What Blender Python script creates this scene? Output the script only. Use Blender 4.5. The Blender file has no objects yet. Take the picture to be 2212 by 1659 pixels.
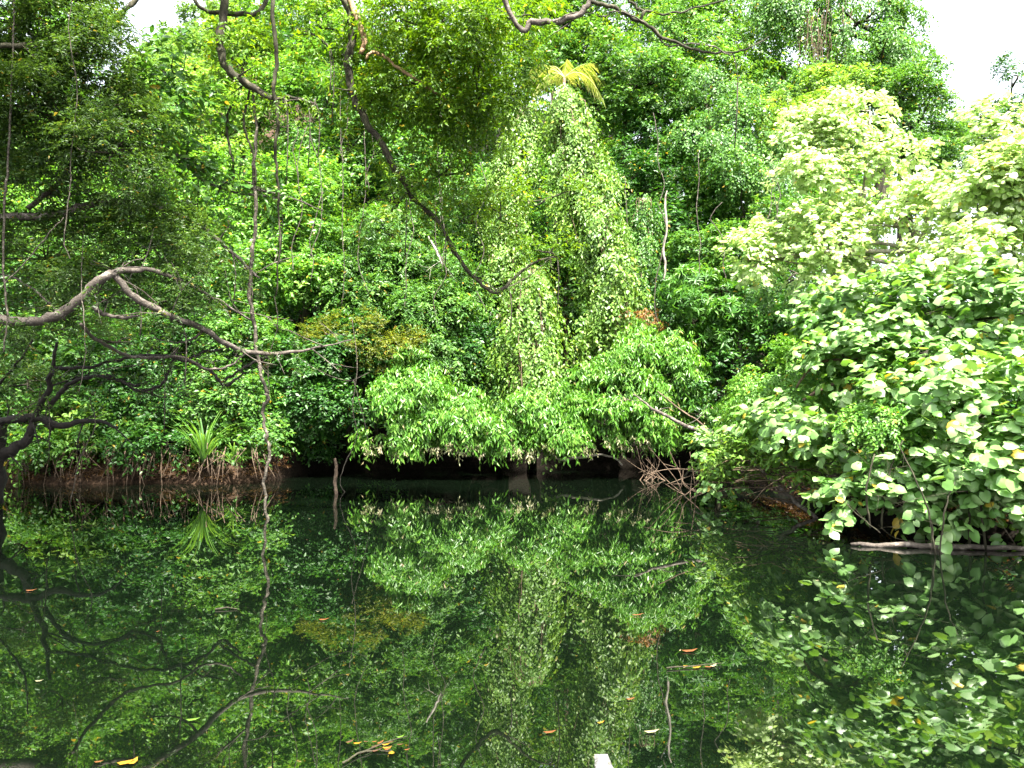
import bpy, math, random
import numpy as np
from mathutils import Vector
rad = math.radians
scene = bpy.context.scene
COL = scene.collection
RS = np.random.RandomState(11)
random.seed(5)

# ------------------------------------------------------------------ camera geometry
FPX, CU, CV, HV = 1720.0, 1106.0, 829.5, 890.0      # photo measured in a 2212 x 1659 frame
CAMZ = 1.6
PITCH = math.atan((HV - CV) / FPX)

def P(u, v, Y):
    """the point at distance Y in front of the viewer that the photo shows at (u, v)"""
    x = (u - CU) / FPX; t = (CV - v) / FPX
    dy = math.cos(PITCH) - t * math.sin(PITCH)
    dz = math.sin(PITCH) + t * math.cos(PITCH)
    k = Y / dy
    return np.array((x * k, Y, CAMZ + dz * k))

# ------------------------------------------------------------------ objects
def tag(o, label, cat, group=None):
    o['label'] = label; o['category'] = cat
    if group: o['group'] = group
    return o

def empty(name, loc):
    o = bpy.data.objects.new(name, None); COL.objects.link(o); o.location = [float(c) for c in loc]
    o.empty_display_size = 0.2
    return o

def mesh_obj(name, verts, loops, starts, mat, parent=None, smooth=False, tint=None):
    """verts (n,3) world coordinates, loops flat vertex indices, starts loop start of each face"""
    me = bpy.data.meshes.new(name)
    verts = np.asarray(verts, dtype=np.float32)
    org = np.zeros(3, dtype=np.float32)
    if parent is not None:
        q_ = parent
        while q_ is not None: org = org + np.array(q_.location, dtype=np.float32); q_ = q_.parent
    else:
        org = np.array([verts[:, 0].mean(), verts[:, 1].mean(), verts[:, 2].min()], dtype=np.float32)
    v = verts - org
    me.vertices.add(len(v)); me.vertices.foreach_set('co', v.ravel())
    me.loops.add(len(loops)); me.loops.foreach_set('vertex_index', np.asarray(loops, dtype=np.int32))
    me.polygons.add(len(starts)); me.polygons.foreach_set('loop_start', np.asarray(starts, dtype=np.int32))
    if smooth:
        me.polygons.foreach_set('use_smooth', np.ones(len(starts), dtype=bool))
    if tint is not None:
        a = me.attributes.new('tint', 'FLOAT', 'POINT'); a.data.foreach_set('value', np.asarray(tint, dtype=np.float32))
    me.update(calc_edges=True); me.validate()
    if mat: me.materials.append(mat)
    o = bpy.data.objects.new(name, me); COL.objects.link(o)
    if parent is not None: o.parent = parent
    else: o.location = [float(c) for c in org]
    return o

class MB:
    def __init__(s): s.v = []; s.l = []; s.st = []; s.n = 0; s.nl = 0; s.t = []
    def add(s, verts, faces, tint=0.5):
        verts = np.asarray(verts, dtype=np.float32)
        for f in faces:
            s.st.append(s.nl); s.l.extend([i + s.n for i in f]); s.nl += len(f)
        s.v.append(verts); s.n += len(verts); s.t.append(np.full(len(verts), tint))
    def build(s, name, mat, parent=None, smooth=True):
        return mesh_obj(name, np.concatenate(s.v), s.l, s.st, mat, parent, smooth, np.concatenate(s.t))
    # --- a bent tapering tube through world points
    def tube(s, pts, rads, sides=7, sub=5, wob=0.0, knob=0.08, close=True):
        pts = np.asarray(pts, float); rads = np.asarray(rads, float)
        if len(pts) > 2 and sub > 1:
            ext = np.vstack([2*pts[0]-pts[1], pts, 2*pts[-1]-pts[-2]])
            out = []; ro = []
            for i in range(len(pts)-1):
                p0, p1, p2, p3 = ext[i:i+4]
                for k in range(sub):
                    t = k/sub
                    out.append(.5*((2*p1)+(-p0+p2)*t+(2*p0-5*p1+4*p2-p3)*t*t+(-p0+3*p1-3*p2+p3)*t**3))
                    ro.append(rads[i]*(1-t)+rads[i+1]*t)
            out.append(pts[-1]); ro.append(rads[-1])
            pts = np.array(out); rads = np.array(ro)
        n = len(pts)
        if wob:
            w = RS.normal(0, wob, (n, 3)); w[0] = 0; w = (w + np.roll(w, 1, 0))/2; w[0] = 0
            pts = pts + w
        tan = np.gradient(pts, axis=0); tan /= np.linalg.norm(tan, axis=1)[:, None] + 1e-9
        ref = np.array((0.31, 0.9, 0.2)) if abs(tan[:, 1]).mean() < .7 else np.array((1., .1, .2))
        a = np.cross(tan, ref); a /= np.linalg.norm(a, axis=1)[:, None] + 1e-9
        b = np.cross(tan, a)
        ang = np.linspace(0, 2*math.pi, sides, endpoint=False)
        rr = rads[:, None] * (1 + RS.normal(0, knob, (n, sides)))
        ring = pts[:, None, :] + rr[:, :, None]*(np.cos(ang)[None, :, None]*a[:, None, :] + np.sin(ang)[None, :, None]*b[:, None, :])
        faces = []
        for i in range(n-1):
            for j in range(sides):
                j2 = (j+1) % sides
                faces.append((i*sides+j, i*sides+j2, (i+1)*sides+j2, (i+1)*sides+j))
        if close:
            faces.append(tuple(range(sides-1, -1, -1))); faces.append(tuple((n-1)*sides+j for j in range(sides)))
        s.add(ring.reshape(-1, 3), faces, RS.rand())
        return pts

# ------------------------------------------------------------------ materials
def nodes(name):
    m = bpy.data.materials.new(name); m.use_nodes = True
    nt = m.node_tree; nt.nodes.clear()
    return m, nt, nt.nodes.new('ShaderNodeOutputMaterial')

def leaf_mat(name, dark, mid, light, odd=None, trans=0.34, rough=0.42, spec=0.32, tcol=None):
    m, nt, out = nodes(name)
    at = nt.nodes.new('ShaderNodeAttribute'); at.attribute_name = 'tint'
    rp = nt.nodes.new('ShaderNodeValToRGB'); e = rp.color_ramp.elements
    e[0].position = 0; e[0].color = (*dark, 1); e[1].position = .5; e[1].color = (*mid, 1)
    x = e.new(.93); x.color = (*light, 1)
    if odd:
        x = e.new(.975); x.color = (*light, 1); x = e.new(.985); x.color = (*odd, 1)
    nt.links.new(at.outputs['Fac'], rp.inputs['Fac'])
    pb = nt.nodes.new('ShaderNodeBsdfPrincipled'); pb.inputs['Roughness'].default_value = rough
    pb.inputs['Specular IOR Level'].default_value = spec
    nt.links.new(rp.outputs['Color'], pb.inputs['Base Color'])
    tr = nt.nodes.new('ShaderNodeBsdfTranslucent')
    mx = nt.nodes.new('ShaderNodeMix'); mx.data_type = 'RGBA'; mx.blend_type = 'MULTIPLY'; mx.inputs[0].default_value = 1
    nt.links.new(rp.outputs['Color'], mx.inputs[6]); mx.inputs[7].default_value = (*(tcol or (1.9, 1.75, .75)), 1)
    nt.links.new(mx.outputs[2], tr.inputs['Color'])
    ms = nt.nodes.new('ShaderNodeMixShader'); ms.inputs['Fac'].default_value = trans
    nt.links.new(pb.outputs['BSDF'], ms.inputs[1]); nt.links.new(tr.outputs['BSDF'], ms.inputs[2])
    nt.links.new(ms.outputs['Shader'], out.inputs['Surface'])
    return m

def rough_mat(name, c1, c2, scale=6, rough=.85, bump=.4, c3=None, stretch=(1, 1, 1)):
    m, nt, out = nodes(name)
    tc = nt.nodes.new('ShaderNodeTexCoord'); mp = nt.nodes.new('ShaderNodeMapping'); mp.inputs['Scale'].default_value = stretch
    nz = nt.nodes.new('ShaderNodeTexNoise'); nz.inputs['Scale'].default_value = scale; nz.inputs['Detail'].default_value = 6
    nz.inputs['Roughness'].default_value = .65
    rp = nt.nodes.new('ShaderNodeValToRGB'); e = rp.color_ramp.elements
    e[0].position = .35; e[0].color = (*c1, 1); e[1].position = .66; e[1].color = (*c2, 1)
    if c3: x = e.new(.56); x.color = (*c3, 1)
    pb = nt.nodes.new('ShaderNodeBsdfPrincipled'); pb.inputs['Roughness'].default_value = rough; pb.inputs['Specular IOR Level'].default_value = .25
    bp = nt.nodes.new('ShaderNodeBump'); bp.inputs['Strength'].default_value = bump; bp.inputs['Distance'].default_value = .03
    nt.links.new(tc.outputs['Object'], mp.inputs['Vector']); nt.links.new(mp.outputs['Vector'], nz.inputs['Vector'])
    nt.links.new(nz.outputs['Fac'], rp.inputs['Fac']); nt.links.new(rp.outputs['Color'], pb.inputs['Base Color'])
    nt.links.new(nz.outputs['Fac'], bp.inputs['Height']); nt.links.new(bp.outputs['Normal'], pb.inputs['Normal'])
    nt.links.new(pb.outputs['BSDF'], out.inputs['Surface'])
    return m

M = {}
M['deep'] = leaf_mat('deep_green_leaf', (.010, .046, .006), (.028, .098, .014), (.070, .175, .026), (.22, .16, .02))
M['mid'] = leaf_mat('mid_green_leaf', (.020, .070, .010), (.056, .150, .020), (.135, .255, .042), (.30, .22, .03))
M['bright'] = leaf_mat('bright_green_leaf', (.034, .115, .010), (.084, .210, .022), (.180, .315, .052), (.34, .26, .03))
M['lime'] = leaf_mat('lime_green_leaf', (.060, .150, .016), (.125, .240, .032), (.220, .330, .070), (.40, .30, .05))
M['drooper'] = leaf_mat('drooping_leaf', (.036, .120, .012), (.088, .225, .024), (.195, .340, .062), (.36, .30, .16), rough=.32)
M['vine'] = leaf_mat('vine_leaf', (.044, .112, .014), (.104, .205, .026), (.220, .335, .072), (.36, .36, .20), rough=.44, spec=.4)
M['olive'] = leaf_mat('olive_leaf', (.045, .070, .010), (.095, .130, .014), (.190, .210, .025), (.35, .20, .03))
M['fine'] = leaf_mat('fine_dark_leaf', (.016, .042, .008), (.040, .088, .014), (.095, .165, .028), (.20, .16, .03))
M['over'] = leaf_mat('overhead_leaf', (.030, .085, .004), (.075, .155, .006), (.150, .245, .010), (.30, .24, .02), trans=.42)
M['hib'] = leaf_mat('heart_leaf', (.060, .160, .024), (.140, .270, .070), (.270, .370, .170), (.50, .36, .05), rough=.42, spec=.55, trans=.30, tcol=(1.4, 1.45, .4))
M['hib_sunlit'] = leaf_mat('sunlit_heart_leaf', (.24, .36, .10), (.40, .53, .22), (.62, .68, .45), (.55, .42, .12), rough=.45, spec=.5, trans=.42, tcol=(1.25, 1.25, .8))  # the heart leaf again, with sun glare painted in as a paler colour
M['ros'] = leaf_mat('rosette_leaf', (.022, .080, .010), (.048, .145, .016), (.110, .230, .036), None)
M['tip'] = leaf_mat('pale_tip_leaf', (.16, .22, .08), (.30, .30, .16), (.50, .45, .33), None)
M['palm'] = leaf_mat('palm_leaf', (.13, .20, .03), (.26, .32, .07), (.44, .45, .20), None, trans=.4)
M['strap'] = leaf_mat('strap_leaf', (.04, .11, .02), (.08, .19, .03), (.15, .27, .06), None)
M['dead'] = leaf_mat('dead_leaf', (.14, .06, .02), (.24, .12, .035), (.34, .20, .08), None)
M['far'] = leaf_mat('hazed_far_leaf', (.05, .12, .03), (.09, .18, .04), (.15, .25, .07), None)  # distance haze put into the leaf colour as a paler green
M['bark'] = rough_mat('dark_bark', (.012, .009, .006), (.085, .075, .048), 11, bump=1.0, c3=(.035, .034, .018), stretch=(1, 1, .4))
M['greybark'] = rough_mat('grey_bark', (.035, .028, .022), (.21, .18, .15), 9, bump=1.0, c3=(.095, .080, .066))
M['tanbark'] = rough_mat('tan_bark', (.16, .095, .05), (.36, .24, .14), 9, bump=.6)
M['blackbark'] = rough_mat('near_black_bark', (.006, .005, .004), (.022, .018, .014), 12, bump=.6)  # even near-black bark colour
M['pale'] = rough_mat('bleached_wood', (.12, .10, .08), (.40, .36, .31), 10, bump=.5, stretch=(1, 1, .3))
M['liana'] = rough_mat('liana_bark', (.022, .018, .013), (.19, .165, .13), 17, bump=1.0, c3=(.07, .06, .045))
M['brownvine'] = rough_mat('dry_vine', (.05, .032, .020), (.15, .105, .07), 20, bump=.3)
M['twig'] = rough_mat('dead_twig', (.035, .024, .016), (.15, .105, .07), 20, bump=.3)
M['soil'] = rough_mat('bank_soil', (.040, .024, .012), (.13, .070, .032), 3.0, bump=1.0, c3=(.075, .042, .020))
M['white'] = rough_mat('weathered_white_paint', (.08, .075, .06), (.30, .30, .29), 22, rough=.7, bump=.5, c3=(.24, .24, .23))

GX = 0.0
def ground_material():
    m, nt, out = nodes('forest_floor')
    tc = nt.nodes.new('ShaderNodeTexCoord')
    n1 = nt.nodes.new('ShaderNodeTexNoise'); n1.inputs['Scale'].default_value = 1.3; n1.inputs['Detail'].default_value = 9
    n2 = nt.nodes.new('ShaderNodeTexVoronoi'); n2.inputs['Scale'].default_value = 14
    rp = nt.nodes.new('ShaderNodeValToRGB'); e = rp.color_ramp.elements
    e[0].position = .3; e[0].color = (.008, .006, .004, 1); e[1].position = .8; e[1].color = (.060, .038, .024, 1)
    x = e.new(.55); x.color = (.026, .016, .010, 1)
    add = nt.nodes.new('ShaderNodeMath'); add.operation = 'MULTIPLY_ADD'; add.inputs[1].default_value = .35
    nt.links.new(tc.outputs['Object'], n1.inputs['Vector']); nt.links.new(tc.outputs['Object'], n2.inputs['Vector'])
    nt.links.new(n2.outputs['Distance'], add.inputs[0]); nt.links.new(n1.outputs['Fac'], add.inputs[2])
    sub = nt.nodes.new('ShaderNodeMath'); sub.operation = 'SUBTRACT'; sub.inputs[1].default_value = .1
    nt.links.new(add.outputs[0], sub.inputs[0]); nt.links.new(sub.outputs[0], rp.inputs['Fac'])
    # dry brown clay on the left bank; overhang shade painted near-black to its right
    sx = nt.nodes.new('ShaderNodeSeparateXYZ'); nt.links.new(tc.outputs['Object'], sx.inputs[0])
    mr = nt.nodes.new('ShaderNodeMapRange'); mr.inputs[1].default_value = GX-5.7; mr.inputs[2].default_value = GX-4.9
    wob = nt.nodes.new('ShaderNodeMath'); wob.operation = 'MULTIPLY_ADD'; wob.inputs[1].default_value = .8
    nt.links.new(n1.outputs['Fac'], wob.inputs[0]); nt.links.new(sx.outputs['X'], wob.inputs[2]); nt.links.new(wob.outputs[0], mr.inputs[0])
    shade_mix = nt.nodes.new('ShaderNodeMix'); shade_mix.data_type = 'RGBA'; nt.links.new(mr.outputs[0], shade_mix.inputs[0]); nt.links.new(rp.outputs['Color'], shade_mix.inputs[6])
    shade_rp = nt.nodes.new('ShaderNodeValToRGB'); shade_rp.color_ramp.elements[0].color = (.0015, .0013, .001, 1); shade_rp.color_ramp.elements[1].color = (.008, .006, .004, 1)  # near-black tones that stand in for the shade under the overhang
    nt.links.new(sub.outputs[0], shade_rp.inputs['Fac']); nt.links.new(shade_rp.outputs['Color'], shade_mix.inputs[7])
    pb = nt.nodes.new('ShaderNodeBsdfPrincipled'); pb.inputs['Roughness'].default_value = .95; pb.inputs['Specular IOR Level'].default_value = .08
    bp = nt.nodes.new('ShaderNodeBump'); bp.inputs['Strength'].default_value = 1; bp.inputs['Distance'].default_value = .06
    nt.links.new(add.outputs[0], bp.inputs['Height']); nt.links.new(bp.outputs['Normal'], pb.inputs['Normal'])
    nt.links.new(shade_mix.outputs[2], pb.inputs['Base Color']); nt.links.new(pb.outputs['BSDF'], out.inputs['Surface'])
    return m

def water_material():
    m, nt, out = nodes('still_green_water')
    tc = nt.nodes.new('ShaderNodeTexCoord')
    mp = nt.nodes.new('ShaderNodeMapping'); mp.inputs['Scale'].default_value = (1, .55, 1)
    n1 = nt.nodes.new('ShaderNodeTexNoise'); n1.inputs['Scale'].default_value = 2.2; n1.inputs['Detail'].default_value = 3
    pb = nt.nodes.new('ShaderNodeBsdfPrincipled')
    pb.inputs['Base Color'].default_value = (.0014, .0030, .0014, 1)
    pb.inputs['Roughness'].default_value = .012; pb.inputs['IOR'].default_value = 2.6
    bp = nt.nodes.new('ShaderNodeBump'); bp.inputs['Strength'].default_value = .022; bp.inputs['Distance'].default_value = .02
    nt.links.new(tc.outputs['Object'], mp.inputs['Vector']); nt.links.new(mp.outputs['Vector'], n1.inputs['Vector'])
    nt.links.new(n1.outputs['Fac'], bp.inputs['Height']); nt.links.new(bp.outputs['Normal'], pb.inputs['Normal'])
    nt.links.new(pb.outputs['BSDF'], out.inputs['Surface'])
    return m

# ------------------------------------------------------------------ terrain
BX = np.array([-60, -14, -9.5, -6.5, -5.6, -5.0, 0, 3.6, 4.6, 5.2, 60.])
BY = np.array([17.5, 17.5, 17.7, 17.9, 18.4, 22.2, 23.0, 22.4, 20.8, 20.2, 20.2])
def inland(x, y):
    """metres inland from the water's edge (negative over the river)"""
    far = y - np.interp(x, BX, BY) - .15*np.sin(x*2.1)
    right = x - (np.interp(y, [0, 6, 9, 11, 12.8, 16, 30], [8.2, 7.4, 6.6, 5.6, 5.2, 5.0, 4.8]) + .2*np.sin(y*.9))
    left = -np.maximum(8.7, .76*y) - x + .3*np.sin(y*1.3)
    return np.maximum(np.maximum(far, right), left)
def gz(x, y):
    x = np.asarray(x, float); y = np.asarray(y, float)
    d = inland(x, y)
    bank = np.where(d < 0, np.maximum(-1.4, d*1.3-.05), .50*np.clip(d/.6, 0, 1)**.7 + np.clip(d-.5, 0, 200)*.10)
    hill = np.clip(y - 22, 0, 45)*.50 * np.clip((16 - x)/10 + .25, .25, 1) 
    rr = .10*np.sin(x*5.3+np.sin(y*3.1)*1.5)*np.sin(y*6.1+x*1.3) + .06*np.sin(x*11.7+y*4.3)*np.sin(y*13.1-x*3.7)
    rr = rr*np.clip(d*3, 0, 1)*np.clip(2.5-d*.3, 0, 1)
    nz = rr + .12*np.sin(x*1.7+y*.6)*np.sin(y*1.3-x*.4)*np.clip(d, 0, 1)
    return bank + hill*np.clip(d/3, 0, 1) + nz

def axis(a, b, fa, fb, fine, coarse):
    left = fa - np.cumsum(np.geomspace(fine, coarse, 40)); left = left[left > a][::-1]
    right = fb + np.cumsum(np.geomspace(fine, coarse, 40)); right = right[right < b]
    return np.concatenate([[a], left, np.arange(fa, fb, fine), [fb], right, [b]])
gx = axis(-260, 260, -13, 9, .16, 14); gy = axis(-60, 420, 5, 24, .16, 16)
X, Y = np.meshgrid(gx, gy)
Z = gz(X, Y)
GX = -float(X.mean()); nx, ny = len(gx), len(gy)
idx = np.arange(nx*ny).reshape(ny, nx)
q = np.stack([idx[:-1, :-1], idx[:-1, 1:], idx[1:, 1:], idx[1:, :-1]], -1).reshape(-1, 4)
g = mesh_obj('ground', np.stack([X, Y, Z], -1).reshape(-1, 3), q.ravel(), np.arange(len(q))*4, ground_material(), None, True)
g['kind'] = 'structure'
w = mesh_obj('river_water', np.array([(-60, -55, 0), (60, -55, 0), (60, 24, 0), (-60, 24, 0)]), [0, 1, 2, 3], [0], water_material())
w['kind'] = 'structure'

# ------------------------------------------------------------------ foliage
UP = np.array((0, 0, 1.0))
def unit(a): return a/(np.linalg.norm(a, axis=-1, keepdims=True)+1e-9)
TEMPL = {
 'rhomb': ([(0, 0, 0), (.45, .5, .10), (1, 0, -.12), (.45, -.5, .10)], [(0, 2, 1), (0, 3, 2)]),
 'leaf': ([(0, 0, 0), (.5, 0, .02), (1, 0, -.16), (.22, .40, .10), (.66, .38, .04), (.22, -.40, .10), (.66, -.38, .04)],
          [(0, 1, 4, 3), (1, 2, 4), (0, 5, 6, 1), (1, 6, 2)]),
 'heart': ([(0, 0, 0), (.35, 0, .03), (.7, 0, 0), (1, 0, -.14), (-.13, .28, -.05), (.2, .53, -.07), (.62, .42, -.09), (-.13, -.28, -.05), (.2, -.53, -.07), (.62, -.42, -.09)],
           [(0, 1, 5, 4), (1, 2, 6, 5), (2, 3, 6), (0, 7, 8, 1), (1, 8, 9, 2), (2, 9, 3)]),
}
STY = {  # L length, W width ratio, m leaves per spray, sl spray length, droop, face outward, sag
 'broad': dict(L=.13, W=.50, m=9, sl=.34, droop=.35, face=.45, sag=.35, T='rhomb', whorl=0),
 'big':   dict(L=.17, W=.48, m=8, sl=.36, droop=.30, face=.40, sag=.30, T='leaf', whorl=0),
 'droop': dict(L=.17, W=.27, m=10, sl=.34, droop=1.5, face=.75, sag=.5, T='rhomb', whorl=0),
 'small': dict(L=.095, W=.58, m=11, sl=.34, droop=.75, face=.62, sag=.9, T='rhomb', whorl=0),
 'pinn':  dict(L=.13, W=.36, m=14, sl=.50, droop=.55, face=.50, sag=.5, T='rhomb', whorl=0),
 'fine':  dict(L=.070, W=.30, m=14, sl=.26, droop=.15, face=.35, sag=.2, T='rhomb', whorl=0),
 'over':  dict(L=.085, W=.46, m=10, sl=.30, droop=.5, face=.35, sag=.5, T='leaf', whorl=0),
 'heart': dict(L=.150, W=.95, m=6, sl=.36, droop=.45, face=.48, sag=.15, T='heart', whorl=0),
 'ros':   dict(L=.24, W=.26, m=9, sl=.06, droop=.15, face=.35, sag=0, T='leaf', whorl=1),
 'tree':  dict(L=.17, W=.46, m=9, sl=.45, droop=.35, face=.45, sag=.35, T='rhomb', whorl=0),
 'farhill': dict(L=.9, W=.6, m=8, sl=1.6, droop=.3, face=.4, sag=.3, T='rhomb', whorl=0),
}
NLEAF = [0]; DENS = 1.55; KF = .95; LSC = .86
def leaves(C, A, OUT, sty, rng, scale=1.0):
    """C spray origins, A spray axes, OUT outward directions -> verts, loops, starts, tint"""
    S = STY[sty]; N, m = len(C), S['m']
    scale = scale*LSC; L = S['L']*scale
    A = unit(A); side = np.cross(A, UP+rng.normal(0, .15, (N, 3))); side = unit(side)
    t = ((np.arange(m)+.6)/m)[None, :, None]
    sl = (S['sl']*scale*rng.uniform(.65, 1.25, (N, 1, 1)))
    pos = C[:, None, :] + A[:, None, :]*sl*t - UP*(S['sag']*sl*t*t)
    if S['whorl']:
        b = np.cross(A, side); ph = (np.arange(m)*2.4)[None, :, None] + rng.uniform(0, 6, (N, 1, 1))
        rd = np.cos(ph)*side[:, None, :] + np.sin(ph)*b[:, None, :]
        l = rd*1.0 + A[:, None, :]*rng.uniform(.1, .7, (N, m, 1)) + rng.normal(0, .12, (N, m, 3)) - UP*S['droop']
        n = A[:, None, :]*1.0 + UP*.3 + rng.normal(0, .15, (N, m, 3))
    else:
        sg = np.where(np.arange(m) % 2 == 0, 1., -1.)[None, :, None]
        l = A[:, None, :]*.55 + side[:, None, :]*sg*.85 + rng.normal(0, .28, (N, m, 3)) - UP*S['droop']*rng.uniform(.5, 1.4, (N, m, 1))
        f = S['face']
        n = UP*(1-f) + OUT[:, None, :]*f + rng.normal(0, .30, (N, m, 3))
        pos = pos + side[:, None, :]*sg*(L*.12) + rng.normal(0, L*.18, (N, m, 3))
    l = unit(l); n = unit(n - l*np.sum(n*l, -1, keepdims=True)); w = np.cross(n, l)
    tv, tf = TEMPL[S['T']]; tv = np.array(tv)
    ls = L*rng.uniform(.62, 1.2, (N, m, 1)); ws = ls*S['W']*rng.uniform(.85, 1.15, (N, m, 1))
    k = len(tv)
    cu = rng.normal(1, .9, (N, m, 1))[..., None]
    V = (pos[:, :, None, :] + l[:, :, None, :]*(ls[..., None]*tv[None, None, :, 0:1])
         + w[:, :, None, :]*(ws[..., None]*tv[None, None, :, 1:2]) + n[:, :, None, :]*(ls[..., None]*cu*tv[None, None, :, 2:3]))
    V = V.reshape(-1, 3).astype(np.float32)
    nl = N*m
    NLEAF[0] += nl
    fl = np.concatenate([np.array(f) for f in tf]); fs = np.cumsum([0]+[len(f) for f in tf])
    loops = (fl[None, :] + (np.arange(nl)*k)[:, None]).ravel()
    starts = (fs[:-1][None, :] + (np.arange(nl)*fs[-1])[:, None]).ravel()
    base = rng.rand(N, 1)*.45 + .1
    tint = np.clip(base + rng.normal(.12, .16, (N, m)), 0, .97)
    tint = np.where(rng.rand(N, m) < .012, 1.0, tint)
    tint = np.repeat(tint.ravel(), k)
    return V, loops, starts, tint

class Crown:
    def __init__(s): s.V = []; s.L = []; s.S = []; s.T = []; s.nv = 0; s.nl = 0; s.tips = []
    def put(s, part):
        V, l, st, t = part
        s.V.append(V); s.L.append(l+s.nv); s.S.append(st+s.nl); s.T.append(t); s.nv += len(V); s.nl += len(l)
    def blob(s, c, r, sty, rng, cr=.5, cover=1.0, zs=1.0, scale=1.0, front=.62, top=.15, inner=.35, axis_down=0.0):
        S = STY[sty]; c = np.asarray(c, float); r = np.asarray(r, float)
        area = 4*math.pi*(((r[0]*r[1])**1.6+(r[0]*r[2])**1.6+(r[1]*r[2])**1.6)/3)**(1/1.6)
        K = max(4, int(KF*area/(math.pi*cr*cr*zs)))
        d = unit(rng.normal(0, 1, (K, 3)))
        flip = (rng.rand(K) < front) & (d[:, 1] > 0); d[flip, 1] *= -1
        flip = (rng.rand(K) < .35) & (d[:, 2] < -.2); d[flip, 2] *= -1
        cc = c + d*r*np.where(rng.rand(K, 1) < .14, rng.uniform(1.0, 1.32, (K, 1)), rng.uniform(.9-inner, 1.04, (K, 1)))
        crs = cr*rng.uniform(.6, 1.35, K)
        s.tips.append((c, cc))
        la = .58*(S['L']*scale*LSC)**2*S['W']
        n = np.maximum(3, (DENS*cover*2.4*math.pi*crs**2*zs/(S['m']*la)*.55)).astype(int)
        ci = np.repeat(np.arange(K), n); N = len(ci)
        e = unit(rng.normal(0, 1, (N, 3)) + d[ci]*.75 + UP*.35 + np.array((0, -.25, 0)))
        rad_ = crs[ci][:, None]*rng.uniform(.25, 1.0, (N, 1))**.6
        pos = cc[ci] + e*rad_*np.array((1, 1, zs*.8))
        ax = e + d[ci]*.35 + rng.normal(0, .35, (N, 3)) - UP*axis_down
        s.put(leaves(pos, ax, unit(e*.7+d[ci]*.5), sty, rng, scale))
    def build(s, name, mat, parent):
        return mesh_obj(name, np.concatenate(s.V), np.concatenate(s.L), np.concatenate(s.S), mat, parent, False, np.concatenate(s.T))

def pxblob(b, sx=1.0):
    """(u, v, Y, half width, half height[, depth]) measured on the photo -> centre, radii in metres"""
    u, v, Yd, ru, rv = b[:5]
    k = Yd/FPX
    rx, rz = ru*k, rv*k
    ry = b[5] if len(b) > 5 else .75*(rx+rz)/2
    return P(u, v, Yd), np.array((rx, max(ry, .3), rz))

SEED = [100]
def tree(name, label, cat, blobs, sty, mat, group=None, bark='bark', cr=.5, cover=1.0, zs=1.0, scale=1.0, axis_down=0.0,
         base=None, tr=.12, twigs=True, world=False, front=.62, limbs=True, extra=None, crown_name='crown', trunk_name='trunk'):
    SEED[0] += 1; rng = np.random.RandomState(SEED[0])
    bl = [(np.array(b[:3], float), np.array(b[3:6], float)) for b in blobs] if world else [pxblob(b) for b in blobs]
    cen = np.array([b[0] for b in bl])
    if base is None:
        i = int(np.argmin(cen[:, 2])); bx, by = cen[:, 0].mean(), cen[:, 1].mean()+.35
        if inland(bx, by) < .25:
            for _ in range(60):
                if inland(bx, by) >= .3: break
                by += .12 if bx < 4 else 0; bx += .12 if bx >= 4 else 0
        base = np.array((bx, by, float(gz(bx, by))-.05))
    base = np.asarray(base, float)
    root = empty(name, base); tag(root, label, cat, group)
    C = Crown()
    for c, r in bl:
        C.blob(c, r, sty, rng, cr=cr, cover=cover, zs=zs, scale=scale, axis_down=axis_down, front=front)
    tb = MB()
    # the trunk climbs from its base through the height-ordered masses of the crown
    order = np.argsort(cen[:, 2]); top = cen[order[-1]]
    mid = base*.5+top*.5; mid[:2] += rng.normal(0, .15, 2)
    tp = np.array([base, base*.72+top*.28+np.append(rng.normal(0, .1, 2), 0), mid, base*.2+top*.8, top])
    path = tb.tube(tp, [tr*1.25, tr, tr*.85, tr*.6, tr*.3], 8, 5, wob=.015)
    if limbs:
        for c, r in bl:
            j = int(np.argmin(np.abs(path[:, 2]-(c[2]-.45*r[2])))); p0 = path[j]
            if np.linalg.norm(c-p0) > .25:
                mm = (p0+c)/2 + rng.normal(0, .08, 3)+np.array((0, 0, .08))
                tb.tube([p0, mm, c], [tr*.5, tr*.38, tr*.22], 6, 4, wob=.01)
        if twigs:
            for c, cc in C.tips:
                for e in cc[rng.rand(len(cc)) < .55]:
                    mm = (c+e)/2 + rng.normal(0, .06, 3)
                    tb.tube([c, mm, e], [tr*.18, tr*.13, tr*.06], 4, 3)
    tb.build(trunk_name, M[bark], root)
    C.build(crown_name, M[mat], root)
    if extra: extra(root, rng)
    return root

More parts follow.
